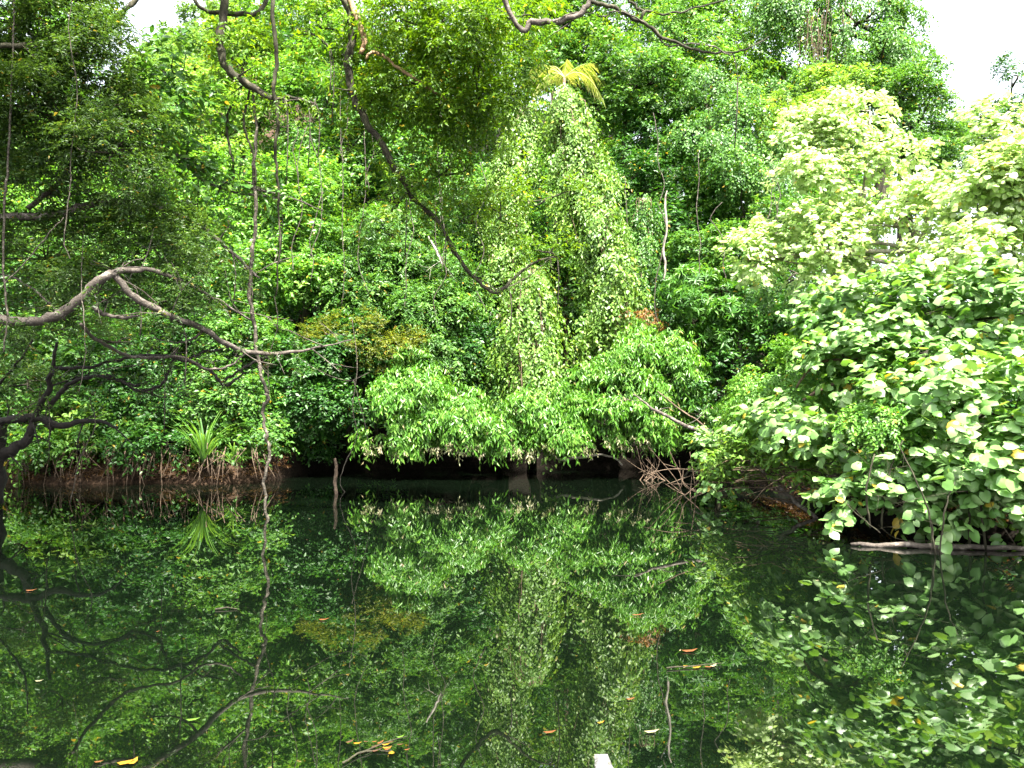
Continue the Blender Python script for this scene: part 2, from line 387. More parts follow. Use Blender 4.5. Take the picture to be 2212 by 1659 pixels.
def column(name, label, group, path, strands, sty='small', mat='vine', seed=1, scale=1.0, tr=.16, per=2.6):
    """a tree trunk wrapped in climbing vines: leafy strands hang down round a rough column; path rows (u, v, Y, half width px), top first"""
    r_ = np.random.RandomState(seed); W = np.array([P(*p[:3]) for p in path]); HWD = np.array([p[3]*p[2]/FPX for p in path])
    L_ = np.concatenate([[0], np.cumsum(np.linalg.norm(np.diff(W, axis=0), axis=1))]); T = L_[-1]
    at = lambda s_: np.stack([np.interp(s_, L_, W[:, i]) for i in range(3)], -1)
    base = np.array((W[-1][0], W[-1][1]+.3, 0)); 
    for _ in range(60):
        if inland(base[0], base[1]) > .3: break
        base[1] += .12
    base[2] = float(gz(base[0], base[1]))-.05
    root = empty(name, base); tag(root, label, 'tree', group)
    mb = MB(); mb.tube(np.vstack([W, base]), np.linspace(tr*.4, tr, len(W)+1), 8, 4, .02); mb.build('trunk', M['bark'], root)
    C = Crown(); sb = MB()
    for k in range(strands):
        s0 = max(0, r_.uniform(-.35, .85)*T); ln = r_.uniform(.8, 3.2); s1 = min(T, s0+ln); n = max(3, int((s1-s0)*per/.26))
        ph = r_.normal(-math.pi/2, 1.15); rr = r_.uniform(.42, 1.22)*(1.45 if k % 11 == 4 else 1)
        if s0 < .02*T: rr *= r_.uniform(.2, 1)
        ss = np.sort(r_.uniform(s0, s1, n)); hw = np.interp(ss, L_, HWD)*rr*(1+.26*np.sin(ss*1.3+ph*3+seed)+.16*np.sin(ss*3.7+ph*5)); keep = np.sin(ss*3.1+ph*4+seed*1.7) + r_.normal(0, .45, n) > -.15; out = np.array((math.cos(ph), math.sin(ph), 0))
        c = at(ss) + out*hw[:, None] + r_.normal(0, .085, (n, 3))
        c[:, 2] += .12*np.sin(ss*5+k)
        c = c[keep]; n = len(c)
        if n < 2: continue
        C.put(leaves(c, np.tile(out*.6-UP*.9, (n, 1))+r_.normal(0, .4, (n, 3)), np.tile(out+UP*.25, (n, 1))+r_.normal(0, .2, (n, 3)), 'broad' if k % 5 == 1 else sty, r_, scale*r_.uniform(.75, 1.4)))
        if k % 3 == 0:
            q = at(np.linspace(s0, s1, 6)) + out*np.interp(np.linspace(s0, s1, 6), L_, HWD)[:, None]*rr*.92
            q = np.vstack([at(np.array([s0]))-UP*.15, q]); sb.tube(q, np.full(7, .010), 4, 3, .02)
    if sb.v: sb.build('vine_stem', M['brownvine'], root); root.children[-1]['kind'] = 'stuff'
    C.build('vine_leaves', M[mat], root)
    return root
# ================================================================== THE FAR BANK
tree('riverside_tree', 'bright drooping tree with pale tips, between the dark glossy tree and cone shaped bush', 'tree',
     [(870, 880, 19.3, 62, 85), (890, 810, 19.4, 40, 40), (840, 930, 19.0, 60, 26), (905, 928, 19.0, 55, 28)], 'droop', 'drooper', 'drooping riverside trees', cr=.40, cover=1.15)
tree('riverside_tree', 'small cone shaped drooping bush on the far bank, the narrowest of the bright drooping row', 'tree',
     [(1000, 905, 19.2, 48, 45), (988, 868, 19.3, 30, 30), (1010, 930, 19.0, 58, 24), (965, 938, 18.9, 40, 18)], 'droop', 'drooper', 'drooping riverside trees', cr=.36, cover=1.15)
tree('riverside_tree', 'low drooping bush with white leaf tips at the foot of the shorter vine covered column', 'tree',
     [(1140, 918, 19.4, 70, 34), (1175, 890, 19.5, 45, 35), (1110, 938, 19.1, 40, 18), (1200, 932, 19.1, 40, 18)], 'droop', 'drooper', 'drooping riverside trees', cr=.38, cover=1.15)
tree('riverside_tree', 'widest drooping light green tree of the bank row, behind the long grey fallen pole', 'tree',
     [(1400, 815, 19.6, 100, 75), (1330, 865, 19.5, 80, 62), (1455, 800, 19.6, 62, 60), (1300, 915, 19.2, 66, 32), (1430, 885, 19.4, 75, 44), (1375, 918, 19.2, 60, 26), (1240, 880, 19.6, 40, 40)],
     'droop', 'drooper', 'drooping riverside trees', cr=.42, cover=1.1, tr=.13)
tree('glossy_tree', 'dark glossy tree overhanging the black hollow, right of the long pale liana', 'tree',
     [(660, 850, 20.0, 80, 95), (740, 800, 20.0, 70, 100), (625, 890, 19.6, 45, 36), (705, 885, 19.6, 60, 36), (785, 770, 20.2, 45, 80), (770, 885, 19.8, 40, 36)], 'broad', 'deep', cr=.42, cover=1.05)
tree('layered_tree', 'mid green tree with layered feathery sprays behind the dark glossy tree', 'tree',
     [(770, 590, 21.5, 110, 75), (850, 520, 21.8, 95, 70), (900, 615, 21.2, 95, 75), (800, 675, 21.0, 90, 60), (905, 705, 20.7, 100, 65), (970, 640, 21.4, 65, 70), (960, 760, 20.6, 60, 50)], 'pinn', 'mid', cr=.5, cover=1.0, tr=.14)
tree('olive_bush', 'olive yellow bush with thin bare twigs just above the dark glossy tree', 'bush',
     [(770, 735, 19.7, 70, 34), (850, 775, 19.6, 48, 40), (700, 738, 19.8, 40, 24), (800, 700, 19.9, 30, 20)], 'fine', 'olive', cr=.30, cover=.5, tr=.05, scale=1.2)
column('vine_covered_tree', 'tall column of pale climbing vines below the yellow palm', 'vine covered trees',
       [(1222, 200, 22.3, 34), (1230, 250, 22.2, 46), (1244, 350, 22.0, 46), (1274, 470, 21.5, 52), (1312, 580, 21.2, 52), (1328, 690, 21.0, 44), (1310, 800, 20.8, 32)], 330, seed=31, scale=1.15, tr=.2)
column('vine_covered_tree', 'shorter bushy column of climbing vines between the two middle drooping bushes', 'vine covered trees',
       [(1150, 580, 20.8, 26), (1146, 640, 20.6, 42), (1146, 740, 20.4, 50), (1152, 840, 20.1, 52), (1160, 940, 19.8, 44)], 210, scale=1.12, seed=32, tr=.09)
column('vine_covered_tree', 'slim pale vine column left of the tallest one, behind the dark curved limb', 'vine covered trees',
       [(1140, 235, 22.8, 20), (1122, 300, 22.6, 34), (1100, 410, 22.3, 38), (1090, 520, 22.0, 38), (1085, 620, 21.6, 26)], 165, scale=1.12, seed=33)
column('vine_covered_tree', 'narrow dark green vine curtain hanging right of the tallest vine column', 'vine covered trees',
       [(1390, 430, 22.6, 18), (1385, 520, 22.4, 30), (1375, 640, 22.0, 30), (1370, 740, 21.6, 22)], 90, seed=34, mat='mid', tr=.1)
column('vine_covered_tree', 'short green vine curtain hanging left of the bushy column', 'vine covered trees',
       [(1078, 680, 20.9, 20), (1075, 780, 20.7, 30), (1080, 900, 20.4, 28)], 90, seed=35, mat='mid', tr=.1)
tree('shaded_tree', 'dark narrow tree in the shaded gap left of the shorter vine column', 'tree',
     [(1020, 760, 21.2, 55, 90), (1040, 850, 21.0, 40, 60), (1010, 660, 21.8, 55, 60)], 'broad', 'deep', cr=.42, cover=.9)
tree('hillside_tree', 'broad crowned mid green tree behind the dark curved limb, left of the slim vine column', 'tree',
     [(800, 300, 24.5, 105, 100), (900, 370, 24.2, 115, 105), (720, 410, 24, 90, 85), (985, 430, 23.5, 85, 85), (900, 230, 25, 100, 80), (690, 270, 25, 70, 90)], 'tree', 'mid', cr=.62, cover=.95, tr=.18)
tree('hillside_tree', 'bright broad leaved tree beside the long pale liana at half height', 'tree',
     [(560, 470, 22, 105, 75), (650, 480, 21.6, 80, 66), (600, 580, 21.2, 80, 58), (680, 615, 20.7, 58, 55), (640, 400, 22.4, 80, 50)], 'big', 'bright', cr=.5, cover=.95, tr=.14)
tree('hillside_tree', 'sunlit yellow green tree under the hazy gap in the upper left', 'tree',
     [(470, 255, 27, 70, 95), (410, 290, 27, 50, 55), (530, 150, 27, 70, 75), (560, 270, 26.5, 60, 80), (470, 370, 26, 90, 50)], 'tree', 'lime', cr=.6, cover=.9, tr=.15)
tree('hillside_tree', 'green tree behind the twin hanging lianas in the upper left', 'tree',
     [(640, 80, 27, 90, 100), (740, 150, 26, 90, 90), (620, 200, 26, 70, 70), (720, 20, 28, 90, 70)], 'tree', 'bright', cr=.62, cover=.9, tr=.15)
tree('hillside_tree', 'dark crowned tree with a shaded hollow beneath, right of the palm', 'tree',
     [(1400, 185, 26, 88, 72), (1345, 145, 26, 60, 48), (1432, 250, 25.8, 66, 44), (1350, 240, 26, 48, 40)], 'broad', 'mid', cr=.55, cover=1.05, scale=1.15, tr=.18)
tree('hillside_tree', 'tree with strands of hanging leaves right of the bleached snag', 'tree',
     [(1565, 330, 24, 95, 110), (1610, 470, 22.6, 95, 90), (1690, 400, 23.5, 85, 75), (1530, 230, 25, 75, 70)], 'small', 'mid', cr=.5, zs=1.3, axis_down=.6, cover=1.0, scale=1.25, tr=.16)
tree('hillside_tree', 'low spreading green tree between the snag and the pale heart leaved bank', 'tree',
     [(1530, 560, 22, 70, 65), (1620, 570, 21.3, 95, 60), (1700, 520, 21.2, 85, 65), (1560, 630, 20.5, 60, 40), (1740, 600, 19, 80, 35)], 'broad', 'mid', cr=.46, cover=1.0, tr=.13)
tree('hillside_tree', 'pale green feathery tree behind the thin overhead branch at the top', 'tree',
     [(1490, 80, 28, 90, 85), (1560, 180, 27, 80, 75), (1590, 50, 29, 80, 85), (1440, 30, 29, 80, 60)], 'pinn', 'bright', cr=.6, cover=.9, scale=1.3, tr=.16)
tree('hillside_tree', 'dense green tree at the top behind the palm', 'tree',
     [(1230, 60, 29, 95, 80), (1310, 40, 29, 80, 70), (1180, 170, 28, 70, 70), (1290, 130, 28.5, 70, 60), (1120, 90, 29, 80, 90)], 'tree', 'mid', cr=.62, cover=.95, tr=.16)
tree('hillside_tree', 'shaded tree below the dark crown, behind the bleached snag', 'tree',
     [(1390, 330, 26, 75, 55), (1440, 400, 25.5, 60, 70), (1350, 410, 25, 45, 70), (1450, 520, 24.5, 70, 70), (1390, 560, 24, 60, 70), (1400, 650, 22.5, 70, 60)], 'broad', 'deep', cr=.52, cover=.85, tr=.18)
def hang(root, rng):
    mb = MB()
    for i in range(46):
        p = P(rng.normal(1765, 34), rng.uniform(-10, 90), 26.0+rng.uniform(-.3, .3)); n = 6; L = rng.uniform(.8, 2.3)
        k = np.linspace(0, 1, n)[:, None]
        mb.tube(p + k*np.array((rng.normal(0, .15), 0, -L)) + np.cumsum(rng.normal(0, .035, (n, 3)), 0), np.linspace(.013, .005, n), 4, 2)
    mb.build('dry_vine', M['brownvine'], root)
tree('vine_hung_tree', 'tallest tree at the sky edge in the upper right, hung with brown dry vines', 'tree',
     [(1700, 60, 27, 60, 115), (1850, 50, 27, 80, 85), (1900, 150, 26, 65, 75), (1810, 215, 26, 85, 50), (1690, 190, 26.5, 60, 60), (1945, 40, 27, 38, 75), (1940, 130, 26.5, 35, 60)],
     'small', 'mid', cr=.5, zs=1.4, axis_down=.7, cover=1.0, scale=1.45, tr=.28, extra=hang)
tree('hillside_tree', 'rounded yellow green crown just above the palest heart leaved bush', 'tree',
     [(1760, 215, 25, 62, 38), (1850, 205, 25, 50, 38), (1690, 265, 24.5, 60, 45), (1780, 280, 24, 80, 40)], 'tree', 'lime', cr=.5, cover=1.0, scale=.85, tr=.13)
tree('domed_tree', 'dark domed tree under the white sky at the right', 'tree',
     [(1985, 265, 24, 72, 75), (2030, 340, 24, 42, 62), (1945, 205, 24.5, 50, 50), (1960, 350, 24, 60, 60), (2060, 400, 23.5, 40, 60)], 'broad', 'mid', cr=.5, cover=1.15, scale=.9, tr=.16)
tree('distant_tree', 'small distant tree right of the dark dome, low against the white sky', 'tree',
     [(2125, 268, 31, 55, 38), (2100, 320, 31, 50, 45), (2170, 320, 31, 60, 50)], 'tree', 'mid', cr=.5, cover=.9, scale=.8)
tree('distant_tree', 'slender distant tree touching the right edge of the sky', 'tree',
     [(2185, 165, 30, 22, 36), (2200, 225, 30, 36, 40), (2180, 290, 30, 50, 50)], 'tree', 'deep', cr=.4, cover=.7, scale=.75, tr=.09)

def tips(name, blobs):
    o = [x for x in scene.objects if x.get('label', '').startswith(name)][0]
    C = Crown(); r_ = np.random.RandomState(len(blobs)*7)
    for u, v, Yd, ru, rv, _ in blobs:
        n = int(ru*.34); uu = u + r_.uniform(-1, 1, n)*ru; pos = np.array([P(q, v-2+abs(r_.normal(0, 9))+6*math.sin(q*.09), Yd+r_.uniform(-.25, .3)) for q in uu])
        ax = r_.normal(0, .6, (n, 3)) + np.array((0, -.5, -.2)); C.put(leaves(pos, ax, unit(ax+np.array((0, -.5, 0))), 'droop', r_, .62))
    C.build('pale_leaf_tips', M['tip'], o)['kind'] = 'stuff'
tips('bright drooping', [(815, 962, 18.7, 30, 5, .3), (900, 962, 18.7, 40, 5, .3), (860, 957, 18.7, 28, 5, .3)])
tips('small cone', [(1010, 960, 18.7, 44, 5, .3), (965, 964, 18.7, 34, 4, .3)])
tips('low drooping', [(1140, 962, 18.8, 50, 5, .3), (1100, 964, 18.7, 26, 4, .3)])
tips('widest drooping', [(1300, 952, 18.9, 48, 5, .3), (1260, 955, 18.9, 34, 4, .3), (1370, 945, 18.9, 46, 5, .3)])

# filler forest on the slope behind the named trees
fr = np.random.RandomState(3)
for Yd, us, vs in ((30, range(-60, 2000, 190), (430, 230)), (36, range(0, 1980, 175), (330, 120, -40)), (25.5, range(-60, 1800, 185), (640, 500))):
    for u in us:
        bs = []
        for v in vs:
            uu = u + fr.uniform(-40, 40)
            lim = 60
            if 170 < uu < 560: lim = 330
            if uu > 1880: lim = 330
            if v < lim: continue
            bs.append((uu, v + fr.uniform(-30, 30), Yd + fr.uniform(-1, 1), 110, 95))
        if bs:
            tree('forest_tree', 'dense leafy forest tree on the slope, half hidden behind the nearer trees', 'tree', bs, 'tree', ['mid', 'deep', 'mid', 'bright'][fr.randint(4)],
                 'forest trees on the slope behind', cr=.75, cover=.75, scale=1.25, tr=.16, twigs=False)

# ground cover over the whole slope
C = Crown(); rg = np.random.RandomState(21)
xs = rg.uniform(-30, 24, 60000); ys = rg.uniform(6, 52, 60000); dd = inland(xs, ys)
ok = (dd > np.where(ys > 17, 1.3, .5)) & (rg.rand(60000) < np.clip(1.25-ys/60, .3, 1)) & (np.abs(xs) < 4+ys*.75)
xs, ys = xs[ok], ys[ok]; pos = np.stack([xs, ys, gz(xs, ys)+rg.uniform(0, .45, len(xs))], -1)
ax = rg.normal(0, .6, (len(xs), 3)) + np.array((0, -.5, .7))
C.put(leaves(pos, ax, unit(ax), 'tree', rg, 1.5))
o = C.build('ground_cover', M['deep'], None); o['kind'] = 'stuff'; tag(o, 'leafy undergrowth covering the shaded forest slope', 'undergrowth')

# dead leaves lying on the mud of the banks
C = Crown(); xs = rg.uniform(-14, 9, 40000); ys = rg.uniform(7, 23, 40000); dd = inland(xs, ys); ok = (dd > .1) & (dd < 1.6) & ((xs < -5.5) | (ys < 17.5))
xs, ys = xs[ok][:5200], ys[ok][:5200]; pos = np.stack([xs, ys, gz(xs, ys)+.01], -1)
up_ = np.tile(UP, (len(xs), 1)) + rg.normal(0, .25, (len(xs), 3))
C.put(leaves(pos, rg.normal(0, 1, (len(xs), 3))*np.array((1, 1, .1)), up_*2, 'fine', rg, 1.2))
o = C.build('leaf_litter', leaf_mat('brown_litter', (.035, .018, .008), (.075, .038, .016), (.16, .10, .05), None), None); o['kind'] = 'stuff'; tag(o, 'brown dead leaf litter strewn over the mud banks', 'leaf litter')
# small creepers and ferns on the bank lip
xs = rg.uniform(-14, 9, 60000); ys = rg.uniform(7, 23, 60000); dd = inland(xs, ys); C = Crown()
ok = (dd > .35) & (dd < 2.0) & (np.sin(xs*2.3+1)*np.sin(ys*1.9) + rg.normal(0, .5, 60000) > .1)
xs, ys = xs[ok][:3400], ys[ok][:3400]; pos = np.stack([xs, ys, gz(xs, ys)+rg.uniform(.02, .22, len(xs))], -1)
ax = rg.normal(0, .6, (len(xs), 3)) + np.array((0, -.5, .25))
C.put(leaves(pos, ax, unit(ax), 'pinn', rg, .8))
o = C.build('bank_creeper', M['mid'], None); o['kind'] = 'stuff'; tag(o, 'low green creepers trailing over the lip of the mud banks', 'creepers')

for x, y, z in ((11.6, 13.2, 3.4), (13.4, 18.5, 4.2)):
    tree('forest_tree', 'dense leafy forest tree on the slope, half hidden behind the nearer trees', 'tree',
         [(x, y, z, 1.9, 1.7, 1.5), (x+.9, y+.5, z-1.7, 1.8, 1.7, 1.3), (x-1.0, y+.8, z-1.2, 1.5, 1.5, 1.2), (x+.2, y, z+1.3, 1.2, 1.2, .9)], 'tree', 'mid', 'forest trees on the slope behind', world=True, cr=.6, cover=.8, twigs=False)

# undergrowth of the left bank, behind the dark overhanging trees
tree('bank_bush', 'broad leaved bush at the far left edge above the brown bank', 'bush',
     [(70, 810, 18.6, 120, 75), (60, 900, 18.4, 90, 60), (160, 740, 19, 90, 70)], 'big', 'mid', cr=.42, cover=.95)
tree('bank_bush', 'dark bush over the brown mud bank, left of the strap leaved clump', 'bush',
     [(260, 820, 18.7, 120, 65), (330, 895, 18.4, 100, 48), (360, 800, 18.8, 90, 75), (410, 740, 19.4, 90, 70)], 'broad', 'deep', cr=.42, cover=.95)
tree('bank_bush', 'leafy bush behind the strap leaved clump, left of the long pale liana', 'bush',
     [(480, 850, 18.9, 85, 70), (520, 760, 19.4, 80, 80), (540, 900, 18.9, 50, 40), (430, 890, 18.6, 60, 40)], 'broad', 'mid', cr=.40, cover=.95)
tree('bank_bush', 'small yellow green bush catching light on the mud bank', 'bush',
     [(225, 935, 18.0, 58, 24), (180, 915, 18.1, 50, 22)], 'big', 'lime', cr=.26, cover=.9, tr=.04)
tree('bank_bush', 'small bluish green bush next to the yellow green one on the mud bank', 'bush',
     [(300, 905, 18.1, 40, 34), (320, 945, 18.0, 40, 22)], 'pinn', 'mid', cr=.26, cover=.9, tr=.04)
tree('bank_bush', 'low bush hugging the mud at the left frame edge behind the black limb', 'bush',
     [(50, 975, 17.9, 70, 30), (130, 960, 18.0, 50, 24)], 'broad', 'bright', cr=.28, cover=.8, tr=.04)
tree('slope_tree', 'half shaded green tree behind the pale grey limbs on the left', 'tree',
     [(440, 620, 20.5, 110, 80), (300, 640, 20.8, 100, 90), (470, 700, 20, 80, 60), (200, 600, 21, 100, 100)], 'tree', 'mid', cr=.55, cover=.9)
tree('slope_tree', 'leafy tree in the gap under the sunlit yellow green tree on the left', 'tree',
     [(400, 470, 22.5, 95, 75), (300, 420, 23, 90, 80), (480, 400, 23, 70, 50), (160, 480, 23, 110, 90)], 'tree', 'bright', cr=.55, cover=.9)

for lab, bl, mt in (('leafy fringe drooping over the mud bank near the left frame edge', [(90, 968, 17.6, 60, 18), (170, 962, 17.6, 50, 18)], 'mid'),
                    ('leafy fringe drooping over the middle of the mud bank', [(280, 962, 17.6, 50, 18), (350, 958, 17.6, 50, 18)], 'deep'),
                    ('leafy fringe over the bank end beside the long pale liana', [(560, 945, 18.0, 50, 24), (520, 960, 17.9, 30, 16)], 'mid')):
    tree('bank_bush', lab, 'bush', bl, 'broad', mt, cr=.2, cover=.8, tr=.02)

# rosette plant and hanging strands in the dark hollow right of centre
tree('rosette_tree', 'tree of large glossy leaf rosettes beside the dark hollow at right centre', 'tree',
     [(1540, 670, 19.6, 75, 55), (1600, 715, 19.3, 55, 38), (1490, 640, 20, 45, 45), (1520, 740, 19.4, 40, 25)], 'ros', 'ros', cr=.45, cover=1.25, tr=.07)
tree('hanging_vine', 'leafy vine strands hanging across the dark hollow at right centre', 'vine',
     [(1705, 665, 17.5, 16, 45), (1745, 690, 17.3, 16, 60), (1670, 640, 17.6, 30, 25), (1770, 650, 17.2, 26, 30)], 'small', 'mid', cr=.2, zs=2, axis_down=1.2, cover=1.0, tr=.02, base=P(1720, 590, 17.6), limbs=False, crown_name='leafy_strand', trunk_name='stem')
tree('dead_spray', 'rust brown withered foliage above the widest drooping tree', 'dead branch',
     [(1395, 705, 20.2, 22, 30), (1340, 668, 20.6, 10, 12), (1415, 735, 20.0, 18, 12)], 'droop', 'dead', cr=.16, cover=.28, scale=.65, tr=.02, base=P(1400, 780, 20.1), crown_name='withered_leaves', trunk_name='stem')

def limb_mesh(name, mat, parent, pts, px=None, sub=6, sides=8, wob=.012, sproutn=0, rng=RS, knob=.09):
    """pts rows (u, v, distance, thickness in photo pixels)"""
    w = np.array([P(p[0], p[1], p[2]) for p in pts]); r = np.array([p[3]*p[2]/FPX/2*.80 for p in pts])
    mb = MB(); path = mb.tube(w, r, sides, sub, wob, knob)
    for i in range(sproutn):      # little side twigs
        j = rng.randint(2, len(path)-1); d = unit(rng.normal(0, 1, 3)+np.array((.2, 0, -.1)))*rng.uniform(.2, .8)
        rr = r.mean()*.28
        e_ = path[j]+d+rng.normal(0, .06, 3); h_ = path[j]+d*.5+rng.normal(0, .05, 3)
        mb.tube([path[j], h_, e_], [rr, rr*.7, rr*.3], 5, 4)
        for q_ in range(2):
            f_ = h_ + unit(d+rng.normal(0, .5, 3))*rng.uniform(.15, .5); mb.tube([h_, (h_+f_)/2+rng.normal(0, .03, 3), f_], [rr*.5, rr*.4, rr*.15], 4, 3)
    return mb.build(name, M[mat], parent)


# ================================================================== THE RIGHT BANK
HB = 'heart leaved bushes along the right bank'
tree('heart_leaf_bush', 'farthest and palest heart leaved bush, sun glare painted into its leaves, under the dark dome', 'bush',
     [(1830, 300, 15.5, 110, 70), (1735, 330, 15.5, 75, 62), (1935, 365, 15, 85, 52), (1880, 240, 15.5, 60, 34), (1800, 390, 15, 110, 40)], 'heart', 'hib_sunlit', HB, bark='pale', cr=.34, cover=.66, tr=.08, scale=.62)
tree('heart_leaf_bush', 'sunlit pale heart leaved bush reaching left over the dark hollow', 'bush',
     [(1680, 560, 15.0, 92, 44), (1810, 530, 14.8, 110, 56), (1930, 490, 14.4, 95, 62), (1790, 600, 14.8, 90, 40), (1620, 560, 15.0, 40, 26), (2020, 430, 14.0, 60, 50)], 'heart', 'hib_sunlit', HB, bark='pale', cr=.34, cover=.82, scale=.68, tr=.09, base=(6.4, 15.4, 1.0))
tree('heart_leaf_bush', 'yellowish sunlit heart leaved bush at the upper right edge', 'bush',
     [(2170, 330, 13, 70, 85), (2130, 450, 12.8, 90, 90), (2195, 560, 12.4, 60, 90), (2050, 540, 13.2, 80, 60), (2110, 580, 12.6, 80, 50), (2200, 450, 12.5, 50, 70), (2010, 600, 13.2, 70, 40), (2110, 420, 12.5, 90, 80), (2190, 400, 12, 70, 100), (2120, 560, 11.5, 90, 60)], 'heart', 'hib_sunlit', HB, cr=.34, cover=.85, tr=.06, scale=.72)
tree('heart_leaf_bush', 'big middle heart leaved bush between the sunlit canopy and the waterside leaves', 'bush',
     [(2080, 700, 11, 125, 90), (1960, 690, 11.4, 100, 75), (1880, 650, 12, 90, 45), (2180, 680, 10.6, 70, 110), (1870, 750, 11.2, 70, 50), (1800, 690, 12.2, 50, 30), (2000, 800, 10.6, 90, 50), (1880, 820, 11, 60, 50), (1820, 770, 11.8, 50, 40)], 'heart', 'hib', HB, cr=.36, cover=.95, tr=.06, scale=.92)
tree('heart_leaf_bush', 'nearest heart leaved bush with large grey green leaves trailing over the water', 'bush',
     [(1960, 895, 10.30, 100, 62), (2100, 880, 9.86, 120, 85), (2130, 1010, 9.30, 105, 62), (1980, 985, 9.86, 90, 48), (1880, 1035, 10.08, 66, 28), (2190, 900, 9.18, 70, 120), (2080, 1060, 9.52, 85, 25.6), (1890, 960, 10.42, 60, 40), (1780, 905, 11.09, 80, 26), (1720, 915, 11.42, 40, 16), (2040, 800, 10.53, 100, 50), (1960, 1050, 10.08, 80, 24), (2140, 1085, 9.63, 70, 17.6), (2200, 1020, 9.18, 50, 60), (2020, 1085, 10.08, 60, 12.8), (1825, 965, 10.98, 40, 22), (1650, 935, 12.32, 26, 12)], 'heart', 'hib', HB, cr=.33, cover=.70, tr=.05)
def stems(root, rng):
    for pts in ([(1880, 1140, 8.6, 9), (1872, 1060, 8.5, 8), (1890, 980, 8.5, 6)], [(1905, 1140, 8.7, 8), (1915, 1040, 8.6, 7), (1950, 950, 8.5, 5)], [(2020, 1200, 8.0, 9), (2010, 1120, 8.0, 8), (1985, 1050, 7.9, 6), (1940, 960, 8, 5)],
                [(2030, 1200, 8.0, 7), (2040, 1110, 7.8, 7), (2060, 1040, 7.8, 5)], [(2130, 1190, 8.2, 10), (2120, 1090, 8.1, 9), (2160, 1000, 8, 7)], [(1780, 1040, 9.4, 4), (1850, 1110, 8.6, 4), (1900, 1150, 8.2, 4)], [(2090, 1190, 8.4, 12), (2095, 1100, 8.4, 11), (2080, 1000, 8.4, 8)]):
        limb_mesh('stem', 'bark', root, [(p[0], p[1], p[2]+1.0, p[3]*.65) for p in pts], sproutn=4, wob=.008)
tree('heart_leaf_bush', 'low heart leaved sprays touching the water at the bottom right of the bank', 'bush',
     [(2165, 1095, 9.18, 60, 16), (1830, 1075, 10.30, 42, 14.4), (1985, 1085, 9.86, 50, 11.2), (2205, 1060, 8.96, 40, 32), (1900, 1060, 10.08, 60, 12.8)], 'heart', 'hib', HB, cr=.22, cover=.55, tr=.02, extra=stems)
tree('creeper_mound', 'mound of fine leaved creeper under the arching bare stem at right', 'bush',
     [(1660, 840, 13.4, 90, 70), (1750, 790, 12.9, 85, 60), (1600, 900, 14.0, 55, 50), (1770, 870, 12.5, 85, 60), (1690, 920, 13.2, 80, 40), (1820, 930, 11.8, 60, 60), (1830, 760, 12.6, 60, 60), (1890, 850, 10.8, 60, 60), (1880, 930, 10.2, 50, 40)], 'small', 'bright', cr=.34, cover=1.1, scale=.75, tr=.05)
tree('waterside_bush', 'low sunny yellow green bush over dead twigs at the water edge right of the pole', 'bush',
     [(1640, 985, 13.2, 85, 28), (1735, 965, 12.6, 75, 34), (1560, 1005, 13.8, 45, 24), (1690, 995, 13.6, 70, 20), (1780, 1010, 11.6, 60, 24), (1600, 1020, 13.9, 50, 14), (1790, 1050, 11.8, 40, 12)], 'big', 'lime', cr=.24, cover=.9, scale=.7, tr=.03)
tree('shaded_bush', 'dark bush filling the back of the hollow at right centre', 'bush',
     [(1650, 700, 19.5, 70, 90), (1770, 700, 18.5, 80, 70), (1600, 790, 19.8, 60, 60), (1700, 640, 19.5, 100, 40), (1530, 850, 19.5, 50, 60), (1880, 700, 15.5, 80, 90)], 'broad', 'deep', cr=.45, cover=.7)

tree('waterside_bush', 'loose pale leaved sprays over the dead twigs where the long grey pole meets the water', 'bush',
     [(1530, 985, 14.0, 30, 30), (1560, 1045, 13.6, 40, 16), (1600, 1035, 13.9, 36, 12), (1545, 940, 14.3, 24, 24)], 'heart', 'hib', cr=.2, cover=.45, scale=.62, tr=.025)
# ================================================================== DEAD WOOD, LIANAS, LIMBS
def single(name, label, cat, mat, pts, group=None, **k):
    o = limb_mesh(name, mat, None, pts, **k); tag(o, label, cat, group); return o

